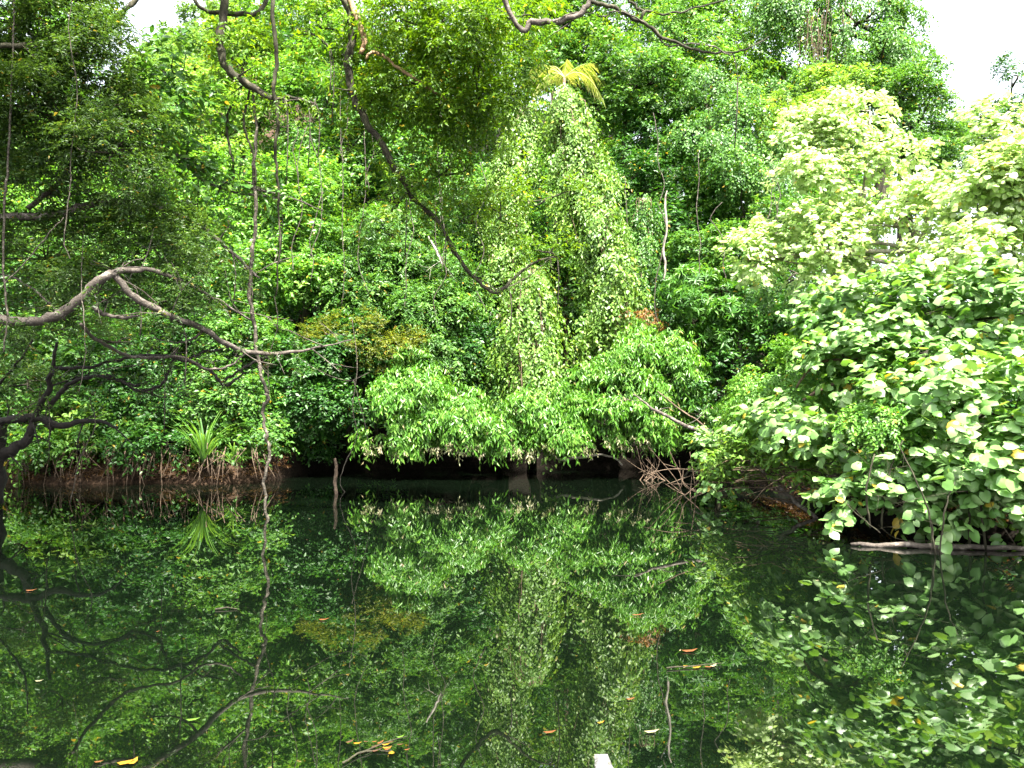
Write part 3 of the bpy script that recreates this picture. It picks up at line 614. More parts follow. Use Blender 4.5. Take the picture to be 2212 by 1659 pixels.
# --- the left overhanging tree: pale grey limbs and a dark fine-leaved crown
lt = empty('overhanging_tree', (-8.9, 10.4, .2))
tag(lt, 'shady tree leaning in from the left with twisting grey limbs and fine dark leaves', 'tree')
tb = MB(); tb.tube([(-8.9, 10.4, .1), (-8.7, 10.3, 1.5), (-8.3, 10.2, 2.7), (-8.0, 10.2, 4.6), (-7.6, 10.4, 7.0), (-7.0, 10.6, 9.4)], [.30, .24, .22, .19, .15, .08], 10, 6, .02)
tb.build('trunk', M['greybark'], lt)
GL = [
 [(-330, 700, 10.2, 34), (-120, 680, 10.1, 28), (0, 690, 10, 25), (60, 696, 10, 26), (130, 678, 10, 27), (180, 640, 10, 25), (212, 606, 10, 24), (250, 588, 10.1, 22)],
 [(246, 590, 10.1, 18), (290, 640, 10.2, 19), (370, 683, 10.5, 18), (440, 712, 10.9, 15), (490, 745, 11.3, 14), (560, 762, 11.7, 11), (640, 760, 11.9, 8), (700, 747, 12, 5), (760, 735, 12.1, 3)],
 [(250, 588, 10.1, 18), (300, 581, 10.2, 13), (350, 590, 10.4, 11), (420, 622, 10.8, 9), (480, 655, 11.2, 7), (540, 690, 11.6, 5)],
 [(205, 665, 10, 14), (225, 680, 10.2, 11), (270, 686, 10.3, 10), (300, 680, 10.4, 6)],
 [(175, 700, 10.3, 9), (210, 735, 10.8, 9), (270, 765, 11.4, 9), (330, 772, 11.8, 8), (400, 772, 12.1, 7), (440, 795, 12.3, 7), (490, 792, 12.5, 6), (530, 762, 12.6, 4)],
 [(-300, 520, 10, 28), (0, 472, 10.4, 22), (110, 468, 10.6, 21), (180, 446, 10.8, 19), (250, 436, 11, 17), (330, 446, 11.2, 15), (420, 480, 11.5, 14), (480, 528, 11.8, 11), (530, 572, 12, 9), (560, 600, 12, 5)],
 [(60, 450, 10.6, 14), (120, 400, 10.8, 13), (170, 345, 11, 12), (240, 318, 11.2, 12), (310, 315, 11.4, 14), (400, 345, 11.7, 11), (480, 392, 12, 9), (600, 420, 12.3, 6), (700, 455, 12.6, 3)],
 [(390, 345, 11.7, 9), (450, 395, 12, 8), (540, 420, 12.2, 6), (640, 430, 12.4, 3)],
 [(-200, 130, 9.6, 20), (0, 101, 9.8, 15), (60, 99, 9.9, 14), (120, 84, 10, 10), (160, 60, 10, 6)],
 [(200, 90, 10.6, 8), (250, 40, 10.8, 12), (290, 5, 11, 14), (340, -60, 11, 14)],
 [(440, 712, 10.9, 8), (400, 740, 11, 5), (330, 730, 11.2, 3)],
 [(140, 690, 10.1, 6), (90, 640, 10.4, 6), (30, 600, 10.6, 5), (-30, 590, 10.8, 4)],
]
for i, p in enumerate(GL):
    o = limb_mesh('limb', 'greybark' if i not in (8, 9) else 'bark', lt, p, sproutn=8 if i in (1, 2, 4, 5, 6) else 3)
rng = np.random.RandomState(41)
def crown_child(parent, blobs, sty, mat, name='foliage', world=False, **k):
    C = Crown()
    for b in blobs:
        c, r = (np.array(b[:3], float), np.array(b[3:6], float)) if world else pxblob(b)
        C.blob(c, r, sty, rng, **k)
    for c, cc in C.tips:
        mb = MB()
        for e in cc[rng.rand(len(cc)) < .6]:
            mm = (c+e)/2+rng.normal(0, .05, 3); mb.tube([c, mm, e], [.016, .011, .005], 4, 3)
        if mb.v: mb.build('branch', M['bark'], parent)
    return C.build(name, M[mat], parent)
crown_child(lt, [(50, 50, 10.6, 130, 100), (175, 120, 10.4, 100, 110), (140, 260, 10.4, 140, 105), (240, 330, 10.2, 90, 80), (40, 390, 10.8, 120, 100), (250, 200, 10.4, 60, 70), (110, 0, 10.8, 90, 50), (-60, 200, 10.6, 100, 200)], 'fine', 'fine', 'fine_foliage', cr=.32, cover=.95)
crown_child(lt, [(100, 560, 10.8, 130, 80), (330, 530, 11, 110, 66), (390, 610, 11, 60, 46), (40, 730, 10.8, 100, 60), (200, 620, 10.8, 70, 40), (330, 660, 10.9, 90, 40), (420, 540, 11.2, 50, 50), (180, 480, 11, 80, 40)], 'fine', 'fine', 'lower_foliage', cr=.27, cover=.62)
crown_child(lt, [(375, 160, 11, 46, 52), (350, 240, 11, 50, 40), (400, 220, 11.2, 30, 40), (390, 360, 11.6, 70, 50), (470, 420, 12, 60, 40), (430, 500, 12, 50, 30)], 'big', 'mid', 'broad_foliage', cr=.28, cover=.75, scale=.95)

# --- black limbs low on the left
bt = empty('leaning_tree', (-8.8, 13.4, .2))
tag(bt, 'black silhouetted tree with gnarled low limbs just above the water at the left edge', 'tree')
tb = MB(); tb.tube([(-8.9, 13.5, .1), (-8.75, 13.4, .9), (-8.6, 13.4, 1.4)], [.28, .22, .17], 9, 5, .02); tb.build('trunk', M['blackbark'], bt)
BLK = [
 [(-30, 925, 13.4, 26), (30, 905, 13.4, 22), (80, 902, 13.4, 20), (130, 918, 13.4, 18), (200, 908, 13.4, 12), (260, 925, 13.4, 6)],
 [(-30, 1000, 13.4, 40), (30, 970, 13.4, 30), (60, 945, 13.4, 24), (75, 905, 13.4, 18), (98, 850, 13.3, 15), (115, 795, 13.2, 11), (120, 740, 13.1, 7)],
 [(105, 880, 13.4, 14), (140, 838, 13.3, 12), (190, 812, 13.2, 10), (260, 822, 13.1, 9), (300, 835, 13, 7)],
 [(115, 795, 13.2, 10), (180, 792, 13.1, 8), (260, 778, 13, 8), (330, 768, 12.9, 7), (400, 778, 12.8, 9), (450, 800, 12.8, 8), (490, 830, 12.8, 9), (530, 805, 12.8, 5)],
 [(230, 808, 13.1, 7), (300, 842, 13.0, 7), (350, 830, 12.9, 8), (365, 795, 12.9, 7), (380, 760, 12.9, 5)],
 [(400, 778, 12.8, 6), (440, 760, 12.8, 5), (500, 750, 12.7, 3)],
 [(480, 826, 12.8, 8), (520, 800, 12.8, 6), (560, 778, 12.8, 5), (600, 765, 12.7, 3)],
 [(0, 830, 13.5, 8), (40, 780, 13.5, 7), (70, 720, 13.4, 5), (80, 660, 13.4, 4)],
]
for p in BLK: limb_mesh('limb', 'blackbark', bt, p, sproutn=9, sub=7, wob=.02, sides=8)
crown_child(bt, [(60, 830, 13.6, 70, 34), (250, 740, 13.2, 70, 25), (150, 700, 13.2, 60, 30), (330, 850, 13.4, 50, 20)], 'fine', 'fine', 'foliage', cr=.22, cover=.4)

# --- the big canopy tree behind the viewer's left shoulder: its limbs come down into the top of the view
ct = empty('canopy_tree', (-9.6, 5.5, .5))
tag(ct, 'tall spreading tree whose dark limbs and yellow green leaves hang into the top centre', 'tree')
tb = MB(); tb.tube([(-9.6, 5.5, .3), (-9.3, 5.7, 3), (-8.6, 6.3, 6), (-7.2, 7.4, 9), (-5.2, 8.8, 11)], [.45, .36, .33, .28, .2], 12, 7, .03)
tb.tube([(-8.6, 6.3, 6), (-8.2, 4.5, 8.5), (-7.2, 3, 10.6)], [.2, .16, .08], 8, 6, .03)
tb.build('trunk', M['bark'], ct)
A0 = (-7.2, 7.4, 9.0)
def wlimb(name, mat, parent, wpts, sproutn=0):
    mb = MB(); w = np.array([p[:3] for p in wpts]); r = np.array([p[3] for p in wpts]); path = mb.tube(w, r, 9, 7, .012)
    for i in range(sproutn):
        j = RS.randint(3, len(path)-1); d = unit(RS.normal(0, 1, 3)+np.array((.2, 0, -.2)))*RS.uniform(.2, .6); rr = r.mean()*.25
        mb.tube([path[j], path[j]+d*.5+RS.normal(0, .05, 3), path[j]+d], [rr, rr*.7, rr*.3], 5, 4)
    return mb.build(name, M[mat], parent)
def px4(u, v, Y, w): p = P(u, v, Y); return (p[0], p[1], p[2], w*Y/FPX/2*.80)
wlimb('limb', 'bark', ct, [A0+(.2,), (-5, 9.6, 9.4, .16), px4(690, -60, 12, 28), px4(750, 5, 12, 27), px4(762, 70, 12, 24), px4(752, 130, 12, 22), px4(762, 200, 12, 21), px4(790, 262, 12, 19), px4(830, 318, 12, 17), px4(858, 370, 12.1, 15), px4(895, 430, 12.3, 13), px4(945, 478, 12.5, 12), px4(985, 550, 12.8, 11), px4(1030, 605, 13, 10), px4(1070, 631, 13.1, 10), px4(1105, 606, 13.2, 9), px4(1150, 570, 13.3, 6), px4(1205, 552, 13.4, 4)], 9)
wlimb('limb', 'tanbark', ct, [px4(740, -40, 12, 16), px4(772, 40, 11.9, 18), px4(785, 85, 11.9, 17), px4(782, 118, 11.9, 13)], 0)
wlimb('limb', 'tanbark', ct, [px4(790, 128, 11.8, 8), px4(812, 113, 11.8, 9), px4(850, 138, 11.7, 10), px4(900, 175, 11.6, 9), px4(945, 203, 11.6, 7), px4(985, 235, 11.6, 3)], 3)
wlimb('limb', 'bark', ct, [A0+(.16,), (-4.4, 8.6, 8.4, .13), px4(480, -80, 11.5, 26), px4(484, 10, 11.5, 22), px4(474, 90, 11.5, 22), px4(488, 145, 11.5, 22), px4(535, 182, 11.6, 21), px4(590, 217, 11.7, 17), px4(605, 222, 11.8, 10)], 4)
wlimb('limb', 'bark', ct, [px4(588, 214, 11.7, 9), px4(630, 210, 11.9, 7), px4(680, 222, 12, 4)], 1)
wlimb('limb', 'greybark', ct, [(-5.2, 8.8, 11, .15), (-1.5, 9, 9.4, .12), px4(1100, 20, 9.6, 14), px4(1148, 46, 9.6, 17), px4(1205, 47, 9.6, 17), px4(1250, 30, 9.6, 16), px4(1276, 2, 9.6, 15), px4(1320, -60, 9.6, 14)], 2)
wlimb('limb', 'bark', ct, [px4(1276, 2, 9.6, 12), px4(1330, 20, 9.6, 11), px4(1385, 48, 9.6, 10), px4(1440, 84, 9.6, 8), px4(1500, 106, 9.6, 7), px4(1560, 114, 9.6, 6), px4(1615, 105, 9.6, 5), px4(1660, 82, 9.6, 3)], 5)
wlimb('limb', 'bark', ct, [px4(1385, 48, 9.6, 8), px4(1392, 25, 9.6, 8), px4(1430, 28, 9.6, 6), px4(1490, 20, 9.6, 5), px4(1560, 0, 9.6, 4), px4(1600, -20, 9.6, 3)], 3)
wlimb('limb', 'bark', ct, [px4(1340, -30, 9.6, 8), px4(1370, 12, 9.6, 7), px4(1392, 26, 9.6, 6)], 1)
wlimb('limb', 'bark', ct, [px4(590, -40, 11.9, 12), px4(560, 25, 11.8, 12), px4(500, 28, 11.7, 14), px4(440, 20, 11.6, 10), px4(405, -20, 11.5, 10)], 1)
crown_child(ct, [(940, 60, 11.8, 130, 70), (1030, 130, 11.6, 110, 90), (900, 180, 12, 90, 70), (1040, 220, 11.8, 90, 70), (860, 60, 12.4, 90, 60), (690, 60, 12.4, 60, 60), (800, 230, 12.4, 50, 60), (1100, 40, 11, 60, 50), (1000, 20, 12.4, 110, 60), (830, 150, 12.8, 60, 60), (950, 240, 12.6, 100, 50), (1020, 300, 12.6, 80, 40), (960, 300, 12.4, 80, 50), (1105, 205, 11.6, 40, 50)], 'over', 'over', 'hanging_foliage', cr=.30, cover=.78)
crown_child(ct, [(860, 440, 12.6, 90, 60), (950, 380, 12.6, 80, 50), (1000, 480, 13, 80, 45), (1180, 430, 13.3, 70, 40), (750, 330, 12.6, 40, 60), (1080, 460, 13, 60, 35), (1190, 545, 13.4, 50, 22)], 'over', 'over', 'lower_foliage', cr=.26, cover=.38)
crown_child(ct, [(-7.6, 9.6, 11.5, 2.0, 2.0, 1.2), (-8.5, 6.5, 11.0, 3.0, 3.0, 1.5), (-4.5, 5.0, 12.0, 2.4, 2.0, 1.2), (-8.5, 13.2, 12.3, 2.6, 1.8, 1.0)], 'tree', 'mid', 'added_shade_foliage', world=True, cr=.7, cover=.42, scale=1.3, front=0)  # unseen crown overhead, added to cast shade over the left side

# leaves, moss and clinging vines that clothe the limbs
def clothe(parent, pts, mat, sty, n, name, vines=2, sc=.8, off=.10, seed=1):
    r_ = np.random.RandomState(seed); w = np.array([P(*p[:3]) for p in pts]); k = np.linspace(0, len(w)-1, 60)
    path = np.stack([np.interp(k, np.arange(len(w)), w[:, i]) for i in range(3)], -1)
    j = r_.randint(0, 60, n); j = np.where(np.sin(j*.55+seed) > r_.normal(-.2, .5, n), j, (j+9) % 60); c = path[j] + r_.normal(0, off, (n, 3)) - np.array((0, 0, off*.6)); ax = r_.normal(0, 1, (n, 3)) + np.array((.1, -.3, -.3))
    C = Crown(); C.put(leaves(c, ax, unit(ax+UP*.5), sty, r_, sc)); C.build(name, M[mat], parent)
    for v in range(vines):
        ph = r_.uniform(0, 6); q = path + .045*np.stack([np.sin(k*5+ph), np.cos(k*4+ph), np.cos(k*5+ph)], -1) - np.array((0, 0, .02))
        a, b = sorted(r_.choice(60, 2, replace=False)); b = max(b, a+14); q = q[a:b+1]
        q = np.vstack([q, q[-1]+np.array((.05, 0, -.3)), q[-1]+np.array((.02, .05, -r_.uniform(.5, 1.3)))])
        mb = MB(); mb.tube(q, np.full(len(q), .009), 5, 2, .006); mb.build('clinging_vine', M['liana'], parent)
CLP = [(750, 5, 12), (752, 130, 12), (790, 262, 12), (858, 370, 12.1), (945, 478, 12.5), (985, 550, 12.8), (1070, 631, 13.1), (1205, 552, 13.4)]
clothe(ct, CLP, 'over', 'over', 110, 'limb_leaves', 4, .85, .14, 3)
clothe(ct, [(484, 10, 11.5), (474, 90, 11.5), (488, 145, 11.5), (535, 182, 11.6), (590, 217, 11.7), (680, 222, 12)], 'over', 'over', 75, 'limb_leaves', 4, .85, .16, 4)
clothe(ct, [(1148, 46, 9.6), (1250, 30, 9.6), (1330, 20, 9.6), (1440, 84, 9.6), (1560, 114, 9.6), (1660, 82, 9.6)], 'over', 'over', 30, 'limb_leaves', 1, .8, .12, 5)
clothe(ct, [(440, 20, 11.6), (560, 25, 11.8), (650, 60, 12), (720, 110, 12)], 'over', 'big', 90, 'limb_leaves', 2, .7, .3, 8)
clothe(lt, [(0, 690, 10), (130, 678, 10), (250, 588, 10.1), (370, 683, 10.5), (490, 745, 11.3), (640, 760, 11.9), (700, 747, 12)], 'fine', 'fine', 60, 'limb_leaves', 2, 1.1, .12, 6)
clothe(lt, [(0, 472, 10.4), (180, 446, 10.8), (330, 446, 11.2), (480, 528, 11.8), (560, 600, 12)], 'fine', 'fine', 90, 'limb_leaves', 3, 1.1, .14, 7)
clothe(lt, [(120, 400, 10.8), (240, 318, 11.2), (400, 345, 11.7), (600, 420, 12.3)], 'mid', 'big', 90, 'limb_leaves', 3, .8, .22, 9)
clothe(bt, [(30, 905, 13.4), (98, 850, 13.3), (190, 812, 13.2), (330, 768, 12.9), (480, 830, 12.8)], 'fine', 'fine', 60, 'limb_leaves', 2, 1.1, .16, 10)

r2 = np.random.RandomState(77)
# --- lianas
LI = 'hanging lianas'
single('liana', 'long pale knotted liana hanging from the bent limb right down into the water', 'liana', 'liana',
       [(545, 190, 11.7, 6.5), (552, 280, 11.8, 7.9), (550, 370, 11.9, 8.6), (554, 460, 12, 9.4), (545, 540, 12, 10.1), (540, 610, 12, 10.8), (548, 690, 12, 10.1), (556, 770, 12, 9.4), (572, 840, 12, 9.4), (578, 862, 12, 9.4), (570, 890, 12, 8.6), (575, 940, 12, 8.6), (584, 975, 12, 8.6), (572, 1030, 12, 7.9), (572, 1080, 12, 7.2), (576, 1130, 12, 7.2)], LI, wob=.022, knob=.16, sproutn=3)
single('liana', 'dark straight liana right of the long pale one, hanging from the frame top', 'liana', 'bark',
       [(588, -40, 11.4, 12), (590, 40, 11.4, 12), (597, 120, 11.5, 12), (592, 200, 11.6, 11), (598, 270, 11.7, 9), (593, 340, 11.8, 8), (600, 420, 11.9, 6), (604, 520, 12, 5), (596, 640, 12, 4)], LI, wob=.015, knob=.14, sproutn=2)
single('liana', 'looping dark liana falling in curves from the crook of the bent limb', 'liana', 'bark',
       [(525, 180, 11.7, 5), (508, 220, 11.7, 6), (490, 255, 11.8, 7), (492, 310, 11.8, 7), (503, 350, 11.8, 6), (506, 395, 11.9, 4)], LI, wob=.012)
single('liana', 'short dark liana joining the long pale one below the bent limb', 'liana', 'bark',
       [(540, 188, 11.7, 6), (530, 240, 11.8, 7), (532, 290, 11.8, 6), (548, 340, 11.85, 6), (553, 400, 11.9, 5)], LI, wob=.012)
for lab, pts in (
 ('thin pale string liana in front of the broad crowned hillside tree', [(744, -40, 15, 3), (738, 110, 15, 3), (732, 250, 15, 4), (742, 380, 15, 4), (738, 500, 15, 4), (745, 580, 15, 3), (738, 660, 15, 3)]),
 ('thin liana string trailing past the dark glossy tree down to the water beside the stake', [(760, 690, 16, 3), (768, 790, 16, 4), (762, 880, 16, 4), (770, 940, 16, 3), (745, 1000, 16, 4), (735, 1045, 16, 3), (760, 1080, 16, 3)]),
 ('thin forked liana string just right of the trailing one over the black hollow', [(766, 820, 16.2, 3), (784, 900, 16.2, 3), (800, 970, 16.2, 2)]),
 ('thin vertical liana string crossing the dark crown in the upper left', [(160, -40, 9.6, 3), (150, 60, 9.6, 3), (165, 200, 9.6, 4), (155, 330, 9.6, 4), (150, 420, 9.6, 5), (140, 520, 9.6, 4), (150, 560, 9.6, 3)]),
 ('slanting pale stem low in the dark crown at the left edge', [(-20, 640, 9.5, 4), (50, 570, 9.5, 5), (100, 510, 9.5, 5), (140, 470, 9.5, 4)]),
 ('vertical grey stem at the left frame edge under the upper crown', [(30, -40, 9.8, 7), (28, 150, 9.8, 7), (20, 340, 9.8, 8), (10, 430, 9.8, 9), (6, 560, 9.8, 8), (16, 680, 9.8, 7), (8, 760, 9.8, 5)]),
 ('thin vertical string crossing the pale grey limb at the left', [(183, 440, 10.8, 3), (178, 590, 10.2, 4), (180, 690, 9.6, 4), (184, 760, 9.6, 3), (170, 850, 9.6, 2)]),
 ('slender string hanging from the low black limbs to the mud bank at the left', [(195, 860, 13, 4), (208, 920, 13, 4), (175, 985, 13, 4), (150, 1090, 13, 3)]),
 ('fine string liana below the broad leaved bright tree', [(595, 640, 14, 4), (600, 700, 14, 4), (580, 780, 14, 3), (584, 860, 14, 2)]),
 ('thin grey stem rising between the vine columns and the bleached snag', [(1350, 380, 21, 3), (1352, 440, 21, 4), (1356, 500, 21, 3)]),
 ('thin stem hanging at the right of the dark hollow', [(1822, 640, 15, 4), (1826, 720, 15, 5), (1818, 790, 15, 4)]),
 ('fine loop of string liana below the pale curved limb', [(640, 770, 12.2, 2), (690, 800, 12.3, 3), (750, 822, 12.4, 3), (800, 805, 12.6, 2)]),
):
    pts = [(p[0]+RS.normal(0, 1.5), p[1], p[2], p[3]*.68) for p in pts]
    single('liana', lab, 'liana', 'liana', pts, LI, wob=.006, sides=6, knob=.12, sub=9)

for i in range(22):
    u = r2.uniform(620, 1080) if i < 15 else r2.uniform(1330, 1700); v0 = r2.uniform(120, 480); Ld = r2.uniform(140, 380); Yd = 19.6
    pts = [(u+r2.normal(0, 9), v0+Ld*k_, Yd, 2.4) for k_ in np.linspace(0, 1, 6)]
    single('liana', 'thin grey string liana trailing down through the hillside foliage', 'liana', 'liana', pts, 'string lianas on the hillside', wob=.012, sides=5, sub=5)

# --- dead wood
single('snag', 'bleached white dead trunk standing against the shaded hillside', 'dead trunk', 'pale',
       [(1441, 412, 20.9, 3), (1436, 440, 20.9, 6), (1440, 490, 20.9, 5.5), (1433, 540, 20.9, 6.5), (1437, 566, 20.9, 6), (1434, 606, 20.9, 5)], wob=.01, knob=.08)
single('fallen_branch', 'long grey fallen pole slanting from the widest drooping tree into the water', 'dead branch', 'greybark',
       [(1368, 852, 17.5, 4), (1410, 882, 16.8, 7), (1470, 915, 15.9, 10), (1530, 940, 15.1, 11), (1600, 980, 13.7, 12), (1660, 1030, 13.0, 12), (1720, 1085, 12.5, 11), (1765, 1122, 12.1, 10)], wob=.015, sproutn=5)
single('fallen_branch', 'thin dead stick slanting beside the long grey pole', 'dead branch', 'twig',
       [(1420, 845, 17, 3), (1470, 885, 16.2, 4), (1530, 925, 15.4, 4), (1570, 960, 15, 3)], wob=.01, sproutn=3)
single('arching_stem', 'bare brown stem arching over the creeper mound', 'dead branch', 'brownvine',
       [(1720, 838, 11.9, 5), (1745, 800, 11.8, 8), (1790, 778, 11.7, 9), (1830, 782, 11.6, 9), (1850, 800, 11.6, 7)], wob=.008)
single('arching_stem', 'straight reddish brown stem lying across the creeper mound', 'dead branch', 'brownvine',
       [(1735, 865, 11.6, 8), (1775, 840, 11.5, 9), (1840, 815, 11.4, 8), (1880, 805, 11.3, 6)], wob=.01)
single('sunken_root', 'pale crooked root lying under the leaf overhang at the far bank', 'root', 'pale',
       [(1165, 972, 19.7, 5), (1195, 985, 19.6, 7), (1215, 993, 19.5, 8), (1250, 988, 19.5, 7), (1300, 984, 19.6, 6), (1330, 990, 19.6, 5), (1345, 1005, 19.6, 4)], wob=.01)
single('pale_branch', 'bleached forked dead branch caught in the feathery tree', 'dead branch', 'pale',
       [(925, 510, 19.8, 4), (940, 535, 19.8, 7), (948, 555, 19.8, 6), (955, 575, 19.8, 3)], sproutn=4)
single('stake', 'short weathered stake standing in the water before the black hollow', 'stake', 'twig',
       [(728, 1075, 15.6, 9), (724, 1040, 15.7, 10), (726, 1010, 15.7, 9), (722, 990, 15.7, 7)], wob=.006)
o = single('floating_log', 'pale split log floating at the foot of the nearest heart leaved bush', 'log', 'greybark',
       [(1838, 1176, 9.6, 8), (1900, 1177, 9.5, 15), (2000, 1178, 9.4, 16), (2120, 1181, 9.3, 14), (2260, 1185, 9.2, 12)], wob=.012, sides=9)

# tangle of dead twigs on the right water's edge
tg = MB()
for i in range(150):
    u = r2.uniform(1500, 1900); v = 1035 + r2.normal(0, 16) + (u-1500)*.03; Yd = 14.6 - (u-1500)/400*3.6
    p = P(u, v, Yd); p[2] = max(p[2], .02)
    L = r2.uniform(.3, 1.1); a = r2.normal(0, .55); d = np.array((math.cos(a), r2.normal(0, .4), abs(math.sin(a))*.7-.05))*L*(1 if r2.rand() < .6 else -1); d[2] = abs(d[2])
    m_ = p + d*.5 + r2.normal(0, .06, 3)
    e_ = p + d + np.array((0, 0, -.12)); e_[2] = max(e_[2], .0)
    tg.tube([p, m_, e_], [.011, .009, .004], 5, 4)
o = tg.build('twig_tangle', M['twig'], None); tag(o, 'tangled heap of dry brown twigs lying along the right water edge', 'twigs'); o['kind'] = 'stuff'
for lab, bp, n, hh in (('dead twiggy branch sticking up from the water left of the twig heap', P(1500, 1062, 15.6), 9, 1.0), ('brittle dead brush standing under the widest drooping tree', P(1415, 1015, 18.8), 15, .8)):
    mb = MB(); bp[2] = -.1
    for i in range(n):
        a = r2.normal(-.35 if n < 20 else .1, .34); L = r2.uniform(.35, 1.3)*hh
        d = np.array((math.sin(a), r2.normal(0, .2), math.cos(a)))*L
        mb.tube([bp+r2.normal(0, .05, 3)*np.array((7, 4, 0)), bp+d*.5+r2.normal(0, .07, 3), bp+d+r2.normal(0, .12, 3)], [.012, .008, .003], 5, 4)
    o = mb.build('dead_brush', M['twig'], None); tag(o, lab, 'dead branch')

# roots and hanging rootlets on the mud bank at the left
for lab, uc, n in (('bundle of thin grey rootlets hanging over the mud bank at the far left', 130, 16), ('bundle of pale rootlets hanging below the yellow green bush on the mud bank', 300, 14), ('dry rootlets hanging from the bank right of the strap leaved clump', 510, 22), ('tangle of dead stems drooping to the water at the left frame edge', 40, 26), ('dead stems hanging over the mud just left of the strap leaved clump', 380, 18), ('fine rootlets dangling over the mud under the leafy fringe', 225, 22)):
    mb = MB()
    for i in range(n):
        u = uc + r2.normal(0, 40); p = P(u, r2.uniform(950, 985), 17.6 if uc < 600 else 18.9); L = r2.uniform(.25, .85); s_ = r2.normal(0, .25)
        mb.tube([p, p+np.array((s_*.3, -.12, -L*.4)), p+np.array((s_*.8, -.16, -L))], [.011, .009, .004], 5, 4)
    o = mb.build('rootlets', M['twig'], None); tag(o, lab, 'roots')

# --- strap leaved clump
def blades(name, label, cat, base, n, L, wd, mat, droopy, cone):
    root = empty(name, base); tag(root, label, cat); r = np.random.RandomState(int(abs(base[0])*100))
    for k in range(n):
        a = r.uniform(0, 2*math.pi); t = r.uniform(.05, cone); LL = L*r.uniform(.6, 1.15)
        out = np.array((math.cos(a), math.sin(a), 0)); sd = np.array((-out[1], out[0], 0)); m_ = 8
        s_ = np.linspace(0, 1, m_)
        ang = t + s_*s_*droopy*r.uniform(.4, 1.3)
        step = LL/(m_-1); x = np.concatenate([[0], np.cumsum(np.sin(ang[:-1])*step)]); z = np.concatenate([[0], np.cumsum(np.cos(ang[:-1])*step)])
        c = base + out*x[:, None] + UP*z[:, None]; c[:, 2] = np.maximum(c[:, 2], .01)
        w_ = wd*(1-s_**3)*.5 + .002
        V = np.concatenate([c-sd*w_[:, None], c+UP*(-.25*w_[:, None])*1.0, c+sd*w_[:, None]]); f = []
        for i in range(m_-1): f += [(i, i+m_, i+m_+1, i+1), (i+m_, i+2*m_, i+2*m_+1, i+m_+1)]
        mb = MB(); mb.add(V, f, r.rand()*.9); mb.build('blade', M[mat], root)
    return root
b_ = P(440, 1000, 17.6); blades('strap_leaved_clump', 'clump of long green strap leaves arching from the mud bank', 'plant', np.array((b_[0], b_[1], max(b_[2], .25))), 78, 1.25, .038, 'strap', 1.6, .75)
b_ = P(505, 1000, 17.6); blades('strap_leaved_clump', 'smaller clump of yellowed drooping strap leaves right of the big green clump', 'plant', np.array((b_[0], b_[1], .42)), 30, .75, .03, 'strap', 2.4, 1.0)

# --- the palm
pb_ = P(1222, 560, 25.2); pt_ = P(1219, 168, 25.0)
pr = empty('palm_tree', (pb_[0], pb_[1], float(gz(pb_[0], pb_[1])))); tag(pr, 'yellow sunlit palm with arching fronds above the tallest vine column', 'palm')
mb = MB(); mb.tube([(pb_[0], pb_[1], float(gz(pb_[0], pb_[1]))), pb_*.5+pt_*.5, pt_], [.08, .06, .045], 8, 6); mb.build('trunk', M['brownvine'], pr)
for (du, dv, dy, bend) in ((-84, 12, .1, 50), (-70, -22, .5, 30), (82, 44, -.2, 58), (70, -30, .3, 22), (92, 14, .4, 44), (-36, -20, .7, 26), (6, -40, .6, 6), (-66, 34, -.5, 48)):
    tip = P(1219+du, 168+dv, 25+dy); midp = P(1219+du*.5, 168+dv*.5-bend, 25+dy*.5)
    n = 30; s_ = np.linspace(0, 1, n)[:, None]; c = (1-s_)**2*pt_ + 2*s_*(1-s_)*midp + s_**2*tip
    mb = MB(); mb.tube(c[::3], np.linspace(.02, .006, len(c[::3])), 4, 2)
    tan = unit(np.gradient(c, axis=0)); sd = unit(np.cross(tan, UP))
    for i in range(2, n):
        for sg in (-1, 1):
            LL = (.52*math.sin(math.pi*(.12+.8*i/n))+.14)*RS.uniform(.8, 1.15)
            d = unit(sd[i]*sg*.35 + tan[i]*.55 - UP*.95 + RS.normal(0, .10, 3)); w_ = unit(np.cross(d, tan[i]))*.013
            p0 = c[i]; mb.add([p0-w_, p0+d*LL*.5-w_*1.2, p0+d*LL, p0+d*LL*.5+w_*1.2, p0+w_], [(0, 1, 2, 3, 4)], RS.rand())
    mb.build('frond', M['palm'], pr, False)

# ================================================================== ON THE WATER
LEAFC = {'yellow': (.24, .12, .01), 'orange': (.11, .040, .012), 'brown': (.06, .028, .014), 'pale': (.20, .18, .10), 'green': (.07, .14, .015)}
for k_, c in LEAFC.items():
    M['fl_'+k_] = rough_mat('fallen_leaf_'+k_, tuple(x*.65 for x in c), c, 25, rough=.5, bump=.2)
tv, tf = TEMPL['leaf']
def fallen(u, v, col, L, label, group='fallen leaves on the water', wr=.42, rot=None):
    L = L*.62; t = (v-HV)/FPX; Yd = CAMZ/math.tan(math.atan((v-CV)/FPX)-PITCH); p = P(u, v, Yd); p[2] = .006
    a = r2.uniform(0, 6.28) if rot is None else rot; V = np.array(tv)*np.array((L, L*wr, -L*.6)); V[:, 2] = V[:, 2]-V[:, 2].min(); V[:, 0] -= L/2
    R = np.array(((math.cos(a), -math.sin(a), 0), (math.sin(a), math.cos(a), 0), (0, 0, 1)))
    mb = MB(); mb.add(V@R.T+p, tf); lo = mb.build('fallen_leaf', M['fl_'+col], None); tag(lo, label, 'leaf', group); return lo
fallen(272, 1650, 'yellow', .12, 'big yellow leaf floating at the bottom edge left, the right one of a touching pair', wr=.6, rot=.3)
fallen(288, 1648, 'yellow', .10, 'yellow leaf touching the other big yellow leaf, uppermost of the pair', wr=.6, rot=1.4)
fallen(214, 1648, 'orange', .07, 'small orange leaf left of the big yellow pair at the bottom edge', rot=.2)
